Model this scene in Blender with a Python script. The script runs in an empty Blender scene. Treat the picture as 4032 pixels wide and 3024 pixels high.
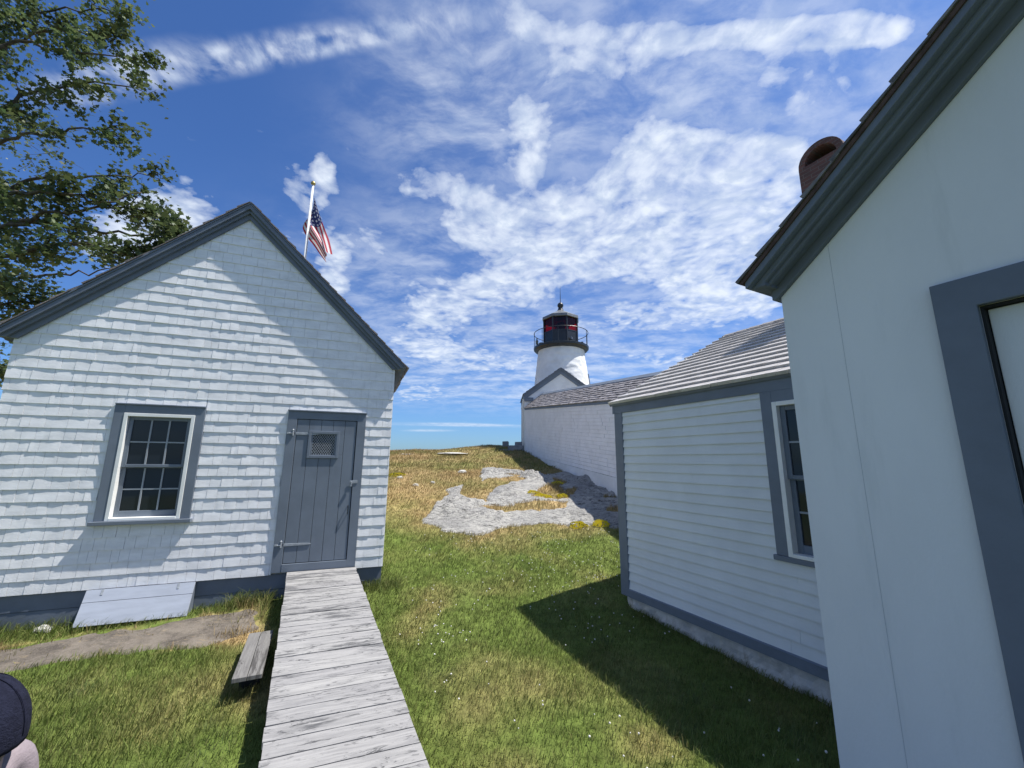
import bpy, math, random
import numpy as np
from mathutils import Vector, Matrix, noise
SC = bpy.context.scene
COL = SC.collection
H = 1.75                                  # eye height above the level the survey numbers are measured from
rad = math.radians

# ------------------------------------------------------------------ camera
def make_camera():
    cd = bpy.data.cameras.new('camera'); co = bpy.data.objects.new('camera', cd); COL.objects.link(co)
    cd.sensor_fit = 'HORIZONTAL'; cd.sensor_width = 36.0
    cd.lens = 36.0 * 1581.5 / 4032.0
    cd.clip_start = 0.05; cd.clip_end = 8000
    p, r = 0.1888, 0.008
    W = Vector((0, math.cos(p), math.sin(p))); R0 = Vector((1, 0, 0)); U0 = Vector((0, -math.sin(p), math.cos(p)))
    R = math.cos(r) * R0 + math.sin(r) * U0; U = -math.sin(r) * R0 + math.cos(r) * U0
    m = Matrix(((R.x, U.x, -W.x, 0), (R.y, U.y, -W.y, 0), (R.z, U.z, -W.z, H), (0, 0, 0, 1)))
    co.matrix_world = m
    SC.camera = co
make_camera()

# ------------------------------------------------------------------ light
SUN_AZ, SUN_EL = rad(85), rad(63.5)
sdir = Vector((math.cos(SUN_EL) * math.sin(SUN_AZ), math.cos(SUN_EL) * math.cos(SUN_AZ), math.sin(SUN_EL)))
def make_sun():
    sl = bpy.data.lights.new('sun', 'SUN'); sl.energy = 5.0; sl.angle = rad(0.53); sl.color = (1.0, 0.955, 0.89)
    so = bpy.data.objects.new('sun', sl); COL.objects.link(so)
    so.rotation_euler = (-sdir).to_track_quat('-Z', 'Y').to_euler(); so.location = (30, 6, 60)
make_sun()
SC.view_settings.view_transform = 'Standard'; SC.view_settings.look = 'None'
SC.view_settings.exposure = 0.6; SC.view_settings.gamma = 1.0

# ---- world: Nishita sky with a high broken cloud layer (positions are in the cloud plane x/(z+.12), y/(z+.12))
CL = [(0.619, 1.214, -2.691, 0.482, 0.334, 0.44), (0.352, 1.338, -2.783, 0.401, 0.322, 0.38), (0.723, 1.06, 0.652, 0.289, 0.174, 0.5), (0.07, 1.278, -3.104, 0.338, 0.267, 0.34), (-0.15, 1.253, 1.481, 0.283, 0.138, 0.38), (0.038, 0.929, 1.666, 0.219, 0.089, 0.42), (0.379, 0.936, -2.837, 0.185, 0.129, 0.33), (-0.243, 1.826, 2.628, 0.379, 0.337, 0.42), (0.066, 1.603, 1.507, 0.297, 0.218, 0.42), (0.234, 1.487, -2.747, 0.27, 0.237, 0.36), (0.701, 1.511, -2.945, 0.345, 0.226, 0.36), (-0.312, 1.09, 2.691, 0.123, 0.097, 0.34), (-0.647, 1.111, 2.526, 0.20, 0.12, 0.36), (-0.632, 1.367, 2.976, 0.30, 0.18, 0.35), (-0.788, 1.644, 2.032, 0.271, 0.101, 0.45), (-1.095, 1.185, 2.573, 0.286, 0.146, 0.44), (-1.388, 1.307, 2.547, 0.347, 0.154, 0.44), (0.203, 0.71, -3.075, 0.207, 0.112, 0.37), (0.504, 0.671, 3.112, 0.313, 0.047, 0.46), (0.654, 0.776, -2.992, 0.191, 0.09, 0.3), (-0.202, 2.663, 3.076, 0.556, 0.391, 0.36), (-0.549, 2.273, 1.956, 0.457, 0.316, 0.36), (-0.81, 3.458, 1.916, 0.573, 0.385, 0.34), (0.69, 1.947, 3.13, 0.662, 0.338, 0.36), (-0.014, 0.647, 3.124, 0.111, 0.075, 0.34), (0.965, 2.538, -3.058, 0.326, 0.226, 0.36), (-0.538, 1.007, 2.087, 0.09, 0.039, 0.34), (0.683, 0.639, -3.08, 0.149, 0.051, 0.36), (1.0, 1.685, 0.704, 0.422, 0.274, 0.4)]
VL = [(0.23, 0.71, -3.115, 0.488, 0.204, 0.42), (-0.12, 0.90, 3.105, 0.30, 0.150, 0.36), (0.10, 2.75, -3.134, 1.8, 1.3, 0.62), (-0.45, 1.50, 2.947, 0.45, 0.34, 0.26), (0.76, 0.8, -2.624, 0.456, 0.237, 0.26), (-0.173, 0.689, 2.958, 0.178, 0.124, 0.25), (0.42, 1.20, -2.888, 0.78, 0.50, 0.36)]
TR = [(-0.87, 0.747, 2.962, 0.27, 0.045, 0.5), (-0.559, 0.714, 2.986, 0.265, 0.034, 0.5), (-0.277, 0.68, 2.978, 0.208, 0.026, 0.5)]
ST = [(-0.65, 4.792, -3.018, 0.99, 0.133, 0.5), (-1.048, 5.131, -3.069, 0.351, 0.101, 0.4), (0.078, 3.552, 3.102, 0.364, 0.1, 0.5)]
class NT:
    def __init__(s, tree): s.t = tree
    def n(s, kind, **kw):
        nd = s.t.nodes.new(kind)
        for k, v in kw.items():
            if k.startswith('i_'):
                key = k[2:]; key = int(key) if key.isdigit() else key
                tgt = nd.inputs[key]
                if hasattr(v, 'links'): s.t.links.new(v, tgt)
                else: tgt.default_value = v
            else: setattr(nd, k, v)
        return nd
    def link(s, a, b): s.t.links.new(a, b)
    def math(s, op, a, b=None, clamp=False):
        nd = s.t.nodes.new('ShaderNodeMath'); nd.operation = op; nd.use_clamp = clamp
        for i, v in enumerate((a, b)):
            if v is None: continue
            if hasattr(v, 'links'): s.t.links.new(v, nd.inputs[i])
            else: nd.inputs[i].default_value = v
        return nd.outputs[0]
    def vmath(s, op, a, b=None):
        nd = s.t.nodes.new('ShaderNodeVectorMath'); nd.operation = op
        for i, v in enumerate((a, b)):
            if v is None: continue
            if hasattr(v, 'links'): s.t.links.new(v, nd.inputs[i])
            else: nd.inputs[i].default_value = v
        return nd.outputs['Value'] if op in ('LENGTH', 'DOT_PRODUCT') else nd.outputs[0]
    def rng(s, v, a, b, c=0., d=1., interp='SMOOTHSTEP'):
        nd = s.t.nodes.new('ShaderNodeMapRange'); nd.interpolation_type = interp
        s.t.links.new(v, nd.inputs[0])
        for i, q in enumerate((a, b, c, d)): nd.inputs[i + 1].default_value = q
        return nd.outputs[0]
    def mix(s, f, a, b, mode='MIX'):
        nd = s.t.nodes.new('ShaderNodeMix'); nd.data_type = 'RGBA'; nd.blend_type = mode
        for key, v in ((0, f), (6, a), (7, b)):
            if hasattr(v, 'links'): s.t.links.new(v, nd.inputs[key])
            else: nd.inputs[key].default_value = v if key == 0 else (*v, 1) if len(v) == 3 else v
        return nd.outputs[2]
    def noise(s, vec, scale, detail=4, rough=.55, dist=0., dim='3D'):
        nd = s.t.nodes.new('ShaderNodeTexNoise'); nd.noise_dimensions = dim
        s.t.links.new(vec, nd.inputs['Vector']); nd.inputs['Scale'].default_value = scale
        nd.inputs['Detail'].default_value = detail; nd.inputs['Roughness'].default_value = rough
        nd.inputs['Distortion'].default_value = dist
        return nd.outputs['Fac']
    def mapping(s, vec, loc=(0, 0, 0), rot=(0, 0, 0), sc=(1, 1, 1), typ='POINT'):
        nd = s.t.nodes.new('ShaderNodeMapping'); nd.vector_type = typ
        s.t.links.new(vec, nd.inputs[0])
        nd.inputs[1].default_value = loc; nd.inputs[2].default_value = rot; nd.inputs[3].default_value = sc
        return nd.outputs[0]

def make_world():
    w = bpy.data.worlds.new('World'); SC.world = w; w.use_nodes = True
    t = w.node_tree; t.nodes.clear(); N = NT(t)
    out = N.n('ShaderNodeOutputWorld'); bg = N.n('ShaderNodeBackground'); bg.inputs[1].default_value = 0.1
    N.link(bg.outputs[0], out.inputs[0])
    sky = N.n('ShaderNodeTexSky', sky_type='NISHITA', sun_disc=False)
    sky.sun_elevation = SUN_EL; sky.sun_rotation = SUN_AZ; sky.air_density = 1.0; sky.dust_density = 0.6; sky.ozone_density = 2.5; sky.altitude = 10
    tc = N.n('ShaderNodeTexCoord').outputs['Generated']
    d = N.vmath('NORMALIZE', tc)
    sep = N.n('ShaderNodeSeparateXYZ', i_0=d)
    zz = N.math('MAXIMUM', N.math('ADD', sep.outputs[2], 0.12), 0.06)
    comb = N.n('ShaderNodeCombineXYZ', i_0=N.math('DIVIDE', sep.outputs[0], zz), i_1=N.math('DIVIDE', sep.outputs[1], zz))
    p = comb.outputs[0]
    def blobs(L, hard=1.0):
        acc = None
        for (cx, cy, an, sx, sy, amp) in L:
            q = N.mapping(p, (cx, cy, 0), (0, 0, an), (sx, sy, 1), 'TEXTURE')
            v = N.rng(N.vmath('LENGTH', q), 1.25 * hard, 0.25, 0.0, amp)
            acc = v if acc is None else N.math('ADD', acc, v)
        return acc
    cov = N.math('MINIMUM', blobs(CL), 0.455)
    warp = N.n('ShaderNodeTexNoise'); warp.inputs['Scale'].default_value = 3.0; warp.inputs['Detail'].default_value = 3
    N.link(p, warp.inputs['Vector'])
    pw = N.vmath('ADD', p, N.vmath('SCALE', N.vmath('SUBTRACT', warp.outputs['Color'], (.5, .5, .5))))
    pw.node.inputs[1].links[0].from_node.inputs['Scale'].default_value = 0.16
    n1 = N.noise(pw, 7.5, 9, 0.62)
    n2 = N.noise(pw, 26.0, 7, 0.6)
    def puff(sc):
        vo = N.n('ShaderNodeTexVoronoi', feature='SMOOTH_F1'); vo.inputs['Scale'].default_value = sc; vo.inputs['Smoothness'].default_value = .35
        N.link(pw, vo.inputs['Vector']); return N.math('SUBTRACT', 1.0, N.math('MULTIPLY', vo.outputs['Distance'], 1.15))
    n = N.math('ADD', N.math('ADD', N.math('MULTIPLY', n1, 0.52), N.math('MULTIPLY', n2, 0.18)), N.math('ADD', N.math('MULTIPLY', puff(11.0), 0.18), N.math('MULTIPLY', puff(27.0), 0.12)))
    cum = N.rng(N.math('ADD', n, cov), 0.79, 1.06, 0, 1, 'LINEAR'); cum = N.math('POWER', cum, 0.72)
    cum = N.math('MULTIPLY', cum, 0.92)
    # thin veil
    nv = N.noise(N.mapping(pw, (0, 0, 0), (0, 0, .5), (1.8, 3.0, 1)), 2.2, 8, 0.62)
    veil = N.math('MULTIPLY', N.math('MINIMUM', blobs(VL, 1.2), 0.62), N.rng(nv, 0.34, 0.66, 0.1, 0.85))
    # condensation trails broken into ribs
    nt = N.math('ADD', N.math('MULTIPLY', N.noise(N.mapping(pw, (0, 0, 0), (0, 0, .35), (24, 11, 1)), 1.0, 6, 0.62), .6), N.math('MULTIPLY', puff(24.0), .4))
    nt2 = N.noise(pw, 16.0, 6, 0.6)
    trail = N.math('MULTIPLY', N.math('MINIMUM', blobs(TR, 1.1), 0.5),
                   N.math('ADD', N.rng(nt, 0.3, 0.68, 0.1, 1.1), N.rng(nt2, 0.35, 0.7, -0.15, 0.55)))
    stn = N.noise(N.mapping(p, (0, 0, 0), (0, 0, 0), (1, 6, 1)), 1.2, 4, 0.5)
    streak = N.math('MULTIPLY', blobs(ST), N.rng(stn, 0.3, 0.6, 0.3, 1.0))
    # scattered small puffs over the whole sky
    rest = N.rng(N.math('ADD', n, N.math('MULTIPLY', N.noise(p, 1.3, 2, .5), .22)), 0.715, 0.87, 0, 0.62)
    # unseen bright cloud field behind the viewer, added to raise the fill light
    back_fill = N.math('MULTIPLY', N.rng(sep.outputs[1], 0.10, -0.25), N.rng(N.noise(p, 1.1, 6, .6), .30, .62, .0, .34))
    dens = N.math('MAXIMUM', N.math('MAXIMUM', cum, rest), back_fill)
    one = N.math('MULTIPLY', N.math('SUBTRACT', 1.0, veil, True), N.math('SUBTRACT', 1.0, trail, True))
    one = N.math('MULTIPLY', one, N.math('SUBTRACT', 1.0, streak, True))
    one = N.math('MULTIPLY', one, N.math('SUBTRACT', 1.0, dens, True))
    a = N.math('SUBTRACT', 1.0, one, True)
    # thick cores a little greyer than the edges
    core = N.rng(N.noise(pw, 11.0, 7, .6), .44, .60)
    ccol = N.mix(core, (5.9, 6.4, 7.1), (4.6, 5.25, 6.3))
    skyc = N.mix(1.0, sky.outputs[0], (0.42, 0.64, 0.98), 'MULTIPLY')
    fin = N.mix(a, skyc, ccol)
    N.link(fin, bg.inputs[0])
make_world()

# ------------------------------------------------------------------ helpers
class MB:
    def __init__(s): s.v = []; s.f = []; s.c = []
    def poly(s, pts, col=None):
        i = len(s.v); s.v += [tuple(p) for p in pts]; s.f.append(tuple(range(i, i + len(pts))))
    def prism(s, bot, top):
        n = len(bot); i = len(s.v); s.v += [tuple(p) for p in bot] + [tuple(p) for p in top]
        s.f.append(tuple(i + k for k in range(n))[::-1]); s.f.append(tuple(i + n + k for k in range(n)))
        for k in range(n):
            k2 = (k + 1) % n; s.f.append((i + k, i + k2, i + n + k2, i + n + k))
    def box8(s, p): s.prism(p[:4], p[4:])
    def box(s, F, u0, u1, o0, o1, z0, z1):
        s.box8([F(u0, o0, z0), F(u1, o0, z0), F(u1, o1, z0), F(u0, o1, z0), F(u0, o0, z1), F(u1, o0, z1), F(u1, o1, z1), F(u0, o1, z1)])
    def ext(s, F, uz, o0, o1):            # outline in (u, z), thickness o0..o1
        s.prism([F(u, o0, z) for u, z in uz], [F(u, o1, z) for u, z in uz])
    def tube(s, pts, r, n=8, caps=True):
        pts = [Vector(p) for p in pts]; rr = r if isinstance(r, (list, tuple)) else [r] * len(pts)
        i0 = len(s.v); up = Vector((.13, .21, 1)).normalized()
        for k, p in enumerate(pts):
            a = pts[max(k - 1, 0)]; b = pts[min(k + 1, len(pts) - 1)]; t = (b - a)
            t = t.normalized() if t.length > 1e-9 else Vector((0, 0, 1))
            q = up if abs(t.dot(up)) < .9 else Vector((1, 0, 0))
            x = t.cross(q).normalized(); y = t.cross(x)
            for j in range(n):
                an = 2 * math.pi * j / n; s.v.append(tuple(p + (x * math.cos(an) + y * math.sin(an)) * rr[k]))
        for k in range(len(pts) - 1):
            for j in range(n):
                j2 = (j + 1) % n; s.f.append((i0 + k * n + j, i0 + k * n + j2, i0 + (k + 1) * n + j2, i0 + (k + 1) * n + j))
        if caps:
            s.f.append(tuple(i0 + j for j in range(n))[::-1]); s.f.append(tuple(i0 + (len(pts) - 1) * n + j for j in range(n)))
    def lathe(s, c, prof, n=32, a0=0.):   # prof: (r, z) upward about a vertical axis
        i0 = len(s.v)
        for r, z in prof:
            for j in range(n):
                an = a0 + 2 * math.pi * j / n; s.v.append((c[0] + r * math.cos(an), c[1] + r * math.sin(an), c[2] + z))
        for k in range(len(prof) - 1):
            for j in range(n):
                j2 = (j + 1) % n; s.f.append((i0 + k * n + j, i0 + k * n + j2, i0 + (k + 1) * n + j2, i0 + (k + 1) * n + j))
def obj(name, mb, mat, parent=None, smooth=False, bevel=0.):
    me = bpy.data.meshes.new(name)
    o0 = Vector((0, 0, 0))
    p = parent
    while p is not None: o0 += p.location; p = p.parent
    v = np.array(mb.v, dtype=float) - np.array(o0)
    me.from_pydata(v.tolist(), [], mb.f); me.update()
    o = bpy.data.objects.new(name, me); COL.objects.link(o)
    me.materials.append(mat)
    if parent is not None: o.parent = parent
    if smooth: me.polygons.foreach_set('use_smooth', [True] * len(me.polygons))
    if bevel > 0:
        b = o.modifiers.new('bevel', 'BEVEL'); b.width = bevel; b.segments = 2; b.limit_method = 'ANGLE'
    return o
def thing(name, label, cat, loc, group=None):
    o = bpy.data.objects.new(name, None); COL.objects.link(o); o.location = loc; o.empty_display_size = .2
    o['label'] = label; o['category'] = cat
    if group: o['group'] = group
    return o
def tag(o, label, cat, group=None, kind=None):
    o['label'] = label; o['category'] = cat
    if group: o['group'] = group
    if kind: o['kind'] = kind
def frame(ox, oy, az_u):                  # u along (sin az, cos az), o = u turned so that it points out of the wall
    du = Vector((math.sin(az_u), math.cos(az_u), 0))
    def mk(dn):
        def F(u, o, z): return (ox + du.x * u + dn[0] * o, oy + du.y * u + dn[1] * o, z + H)
        return F
    return mk

# ------------------------------------------------------------------ materials
def newmat(name):
    m = bpy.data.materials.new(name); m.use_nodes = True; t = m.node_tree
    b = t.nodes['Principled BSDF']; return m, NT(t), b
def paint(name, c, rough=.55, var=.06, scale=3., bump=.0, bscale=60., spec=.35, stain=None, stretch=(1, 1, 1)):
    m, N, b = newmat(name)
    co = N.n('ShaderNodeTexCoord').outputs['Object']; co = N.mapping(co, sc=stretch)
    n = N.noise(co, scale, 6, .6)
    dark = tuple(x * (1 - var * 2) for x in c); lite = tuple(min(1, x * (1 + var)) for x in c)
    colr = N.mix(N.rng(n, .3, .7), dark, lite)
    if stain:
        sc, amt, th = stain
        n2 = N.noise(N.mapping(co, sc=(1, 1, .35)), 5., 8, .65)
        colr = N.mix(N.rng(n2, th, th + .16, 0, amt), colr, sc)
    N.link(colr, b.inputs['Base Color']); b.inputs['Roughness'].default_value = rough
    b.inputs['Specular IOR Level'].default_value = spec
    if bump:
        bp = N.n('ShaderNodeBump'); bp.inputs['Strength'].default_value = bump; bp.inputs['Distance'].default_value = .01
        N.link(N.noise(co, bscale, 5, .6), bp.inputs['Height']); N.link(bp.outputs[0], b.inputs['Normal'])
    return m
M = {}
M['white_shingle'] = paint('white_shingle_paint', (.78, .79, .80), .6, .05, 4., .25, 70., .3, ((.45, .47, .47), .35, .58), (1, 1, 3))
M['white_clap'] = paint('white_clapboard_paint', (.68, .71, .71), .5, .03, 2.5, .05, 50., .35, ((.52, .54, .52), .25, .6))
M['white_board'] = paint('white_flush_board_paint', (.68, .70, .71), .6, .035, 1.2, .22, 40., .25, ((.50, .53, .53), .30, .55), (1, 1, .4))
M['white_trim'] = paint('white_trim_paint', (.78, .79, .76), .5, .03, 6., .0)
M['white_brick'] = paint('whitewash', (.80, .81, .83), .75, .03, 3., .25, 24., .2)
M['white_stone'] = paint('whitewashed_rubble', (.78, .79, .79), .8, .06, 1.6, .9, 6., .2, ((.55, .55, .52), .4, .62))
M['foundation'] = paint('whitewashed_foundation', (.58, .58, .56), .85, .12, 5., .9, 16., .2, ((.24, .22, .17), .8, .53))
M['grey'] = paint('grey_trim_paint', (.155, .185, .225), .5, .06, 3., .06, 60., .35)
M['grey_dark'] = paint('dark_grey_trim_paint', (.135, .160, .20), .55, .06, 3., .1, 40., .35)
M['grey_light'] = paint('pale_grey_board_paint', (.34, .375, .44), .55, .05, 3., .1, 50., .35, None, (1, 1, 6))
M['joint'] = paint('dark_joint', (.02, .022, .025), .9, .0)
M['black'] = paint('black_iron_paint', (.022, .026, .032), .4, .1, 5., .1, 30., .5)
M['iron'] = paint('grey_painted_iron', (.30, .33, .36), .42, .1, 20., .2, 60., .5)
M['lead'] = paint('lantern_roof_metal', (.17, .18, .19), .35, .12, 6., .1, 20., .6)
M['gold'] = paint('gilded_ball', (.55, .42, .16), .35, .1, 8.); M['gold'].node_tree.nodes['Principled BSDF'].inputs['Metallic'].default_value = .7
M['stone_step'] = paint('granite_block', (.24, .26, .28), .85, .12, 5., .8, 30., .2)
M['skin'] = paint('skin', (.52, .33, .27), .5, .06, 20.)
M['hair'] = paint('grey_brown_hair', (.20, .16, .14), .6, .25, 60., .6, 120.)
M['cap'] = paint('navy_wool', (.016, .018, .034), .95, .15, 60., .6, 220., .1)
M['shirt'] = paint('mauve_grey_cloth', (.27, .23, .25), .9, .06, 30., .3, 160., .15)
M['jeans'] = paint('dark_denim', (.05, .07, .12), .9, .1, 40., .3, 160., .15)
M['shoe'] = paint('shoe_leather', (.05, .04, .035), .6, .1, 20.)
M['rope'] = paint('halyard', (.6, .58, .52), .8, .05)
M['bark'] = paint('maple_bark', (.10, .085, .07), .9, .25, 6., .9, 22., .1)

def glass_dark(name, c=(.016, .022, .029), rough=.06, spec=.3):
    m, N, b = newmat(name); b.inputs['Base Color'].default_value = (*c, 1); b.inputs['Roughness'].default_value = rough
    b.inputs['Specular IOR Level'].default_value = spec; return m
M['glass'] = glass_dark('window_glass')
def glass_thin(name, tint, gl=.12, rough=.05):
    m, N, b = newmat(name); t = m.node_tree; t.nodes.remove(b)
    tr = N.n('ShaderNodeBsdfTransparent'); tr.inputs[0].default_value = (*tint, 1)
    g = N.n('ShaderNodeBsdfGlossy'); g.inputs['Roughness'].default_value = rough; g.inputs[0].default_value = (.9, .9, .9, 1)
    mx = N.n('ShaderNodeMixShader'); mx.inputs[0].default_value = gl
    N.link(tr.outputs[0], mx.inputs[1]); N.link(g.outputs[0], mx.inputs[2])
    N.link(mx.outputs[0], t.nodes['Material Output'].inputs[0]); return m
M['red_glass'] = glass_thin('red_lantern_glass', (.62, .03, .05), .03)
M['clear_glass'] = glass_thin('clear_lantern_glass', (.80, .84, .86), .22)

def attr_col(name, rough=.85, transl=.0, spec=.2, bump=0., bscale=40., attr='col', vary=0., vscale=4.):
    m, N, b = newmat(name); t = m.node_tree
    a = N.n('ShaderNodeAttribute', attribute_name=attr).outputs['Color']
    co = N.n('ShaderNodeTexCoord').outputs['Object']
    if vary:
        n = N.noise(co, vscale, 7, .65)
        a = N.mix(1., a, N.mix(N.rng(n, .3, .7), (1 - vary,) * 3, (1 + vary,) * 3), 'MULTIPLY')
    N.link(a, b.inputs['Base Color']); b.inputs['Roughness'].default_value = rough; b.inputs['Specular IOR Level'].default_value = spec
    if bump:
        bp = N.n('ShaderNodeBump'); bp.inputs['Strength'].default_value = bump; bp.inputs['Distance'].default_value = .02
        N.link(N.noise(co, bscale, 6, .65), bp.inputs['Height']); N.link(bp.outputs[0], b.inputs['Normal'])
    if transl:
        tl = N.n('ShaderNodeBsdfTranslucent'); N.link(a, tl.inputs[0])
        mx = N.n('ShaderNodeMixShader'); mx.inputs[0].default_value = transl
        N.link(b.outputs[0], mx.inputs[1]); N.link(tl.outputs[0], mx.inputs[2])
        N.link(mx.outputs[0], t.nodes['Material Output'].inputs[0])
    return m
M['grass'] = attr_col('grass_blades', .7, .28, .25)
M['leaf'] = attr_col('maple_leaves', .5, .38, .35)
M['soil'] = attr_col('turf_soil', .95, 0, .1, .8, 30., vary=.35, vscale=9.)
M['roof_silver'] = attr_col('silvered_cedar', .36, 0, .6, .25, 60., vary=.12, vscale=10.)
M['roof_wood'] = attr_col('weathered_cedar', .5, 0, .35, .5, 60., vary=.22, vscale=14.)
M['flower'] = paint('clover_flower', (.72, .70, .66), .8, .1, 40.)
M['yellow'] = attr_col('stonecrop', .7, .2, .2)

def mat_rock():
    m, N, b = newmat('pale_granite')
    co = N.n('ShaderNodeTexCoord').outputs['Object']
    n1 = N.noise(co, 1.3, 8, .62); n2 = N.noise(N.mapping(co, sc=(1, 2.2, 1)), 9., 8, .7); n3 = N.noise(co, 45., 4, .7)
    c = N.mix(N.rng(n1, .35, .65), (.36, .355, .34), (.56, .545, .505))
    n4 = N.noise(N.mapping(co, rot=(0, 0, .25), sc=(1, 3.2, 1)), 3.2, 9, .72)
    c = N.mix(N.rng(n2, .38, .56, .12, 1.), (.18, .18, .178), c); c = N.mix(N.rng(n4, .385, .435), (.11, .108, .10), c)
    c = N.mix(N.rng(n3, .50, .68, 0, .6), c, (.62, .61, .58))
    N.link(c, b.inputs['Base Color']); b.inputs['Roughness'].default_value = .9; b.inputs['Specular IOR Level'].default_value = .2
    bp = N.n('ShaderNodeBump'); bp.inputs['Strength'].default_value = 1.; bp.inputs['Distance'].default_value = .10
    N.link(N.math('ADD', n2, N.math('MULTIPLY', n3, .4)), bp.inputs['Height']); N.link(bp.outputs[0], b.inputs['Normal'])
    return m
M['rock'] = mat_rock()
def mat_plank(name, light, mid, dark, attr='uvw', thr=.0):
    m, N, b = newmat(name)
    a = N.n('ShaderNodeAttribute', attribute_name=attr).outputs['Vector']   # (along board, across, board number)
    g1 = N.noise(N.mapping(a, sc=(3.2, 46, 7.3)), 1., 7, .62, .4)           # grain streaks
    g2 = N.noise(N.mapping(a, sc=(2.6, 9, 5.1)), 1., 8, .68, .8)            # worn patches
    g3 = N.noise(N.mapping(a, sc=(9, 34, 3.7)), 1., 5, .7, 1.2)             # knots and flecks
    bv = N.n('ShaderNodeTexWhiteNoise', noise_dimensions='1D'); N.link(N.n('ShaderNodeSeparateXYZ', i_0=a).outputs[2], bv.inputs['W'])
    c = N.mix(N.rng(g1, .32, .66), mid, light)
    c = N.mix(N.rng(g2, .50 - thr, .66 - thr, 0, .8), c, mid); far = N.rng(N.n('ShaderNodeSeparateXYZ', i_0=a).outputs[2], 4., 16., .50, .56); g5 = N.noise(N.mapping(a, sc=(1.1, 3.5, 2.3)), 1., 6, .7)
    c = N.mix(N.math('MULTIPLY', N.rng(g1, .60, .42), N.rng(N.math('SUBTRACT', g5, far), -.03, .07)), c, dark)
    c = N.mix(N.math('MULTIPLY', N.rng(g3, .56 - thr, .64 - thr), N.rng(g2, .40, .58)), c, tuple(x * .75 for x in dark))
    c = N.mix(1., c, N.mix(bv.outputs['Value'], (.90, .90, .91), (1.06, 1.06, 1.05)), 'MULTIPLY')
    N.link(c, b.inputs['Base Color']); b.inputs['Roughness'].default_value = .8; b.inputs['Specular IOR Level'].default_value = .25
    bp = N.n('ShaderNodeBump'); bp.inputs['Strength'].default_value = .5; bp.inputs['Distance'].default_value = .004
    N.link(g1, bp.inputs['Height']); N.link(bp.outputs[0], b.inputs['Normal'])
    return m
M['plank'] = mat_plank('weathered_white_plank', (.325, .32, .312), (.235, .232, .23), (.095, .096, .099), thr=.02)
M['plank_grey'] = mat_plank('weathered_grey_plank', (.20, .195, .185), (.145, .14, .135), (.075, .072, .068))
def mat_brick():
    m, N, b = newmat('chimney_brick')
    a = N.n('ShaderNodeAttribute', attribute_name='uvw').outputs['Vector']
    br = N.n('ShaderNodeTexBrick'); N.link(a, br.inputs['Vector']); br.inputs['Scale'].default_value = 1.
    br.inputs['Brick Width'].default_value = .2; br.inputs['Row Height'].default_value = .058; br.inputs['Mortar Size'].default_value = .006
    br.inputs['Color1'].default_value = (.15, .070, .055, 1); br.inputs['Color2'].default_value = (.11, .055, .046, 1); br.inputs['Mortar'].default_value = (.15, .115, .10, 1)
    co = N.n('ShaderNodeTexCoord').outputs['Object']
    c = N.mix(N.rng(N.noise(co, 8., 6, .6), .4, .7, 0, .5), br.outputs[0], (.07, .055, .05))
    N.link(c, b.inputs['Base Color']); b.inputs['Roughness'].default_value = .9
    bp = N.n('ShaderNodeBump'); bp.inputs['Strength'].default_value = .8; bp.inputs['Distance'].default_value = .01
    N.link(br.outputs['Fac'], bp.inputs['Height']); bp.invert = True; N.link(bp.outputs[0], b.inputs['Normal'])
    return m
M['brick'] = mat_brick()
def mat_path():
    m, N, b = newmat('old_asphalt')
    co = N.n('ShaderNodeTexCoord').outputs['Object']
    c = N.mix(N.rng(N.noise(co, 3.5, 9, .75), .34, .64), (.060, .050, .040), (.165, .142, .115)); c = N.mix(N.rng(N.noise(N.mapping(co, rot=(0, 0, .35), sc=(1, 3, 1)), 7., 8, .7), .56, .68, 0, .7), c, (.26, .20, .12))
    c = N.mix(N.rng(N.noise(co, 60., 4, .6), .5, .72, 0, .6), c, (.22, .19, .16))
    N.link(c, b.inputs['Base Color']); b.inputs['Roughness'].default_value = .95
    bp = N.n('ShaderNodeBump'); bp.inputs['Strength'].default_value = .7; bp.inputs['Distance'].default_value = .01
    N.link(N.noise(co, 70., 5, .7), bp.inputs['Height']); N.link(bp.outputs[0], b.inputs['Normal'])
    return m
M['path'] = mat_path()
def mat_sea():
    m, N, b = newmat('sea_water'); b.inputs['Base Color'].default_value = (.02, .06, .10, 1); b.inputs['Roughness'].default_value = .12
    co = N.n('ShaderNodeTexCoord').outputs['Object']
    bp = N.n('ShaderNodeBump'); bp.inputs['Strength'].default_value = .4; bp.inputs['Distance'].default_value = .3
    N.link(N.noise(co, .3, 6, .6), bp.inputs['Height']); N.link(bp.outputs[0], b.inputs['Normal']); return m
M['sea'] = mat_sea()
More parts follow.
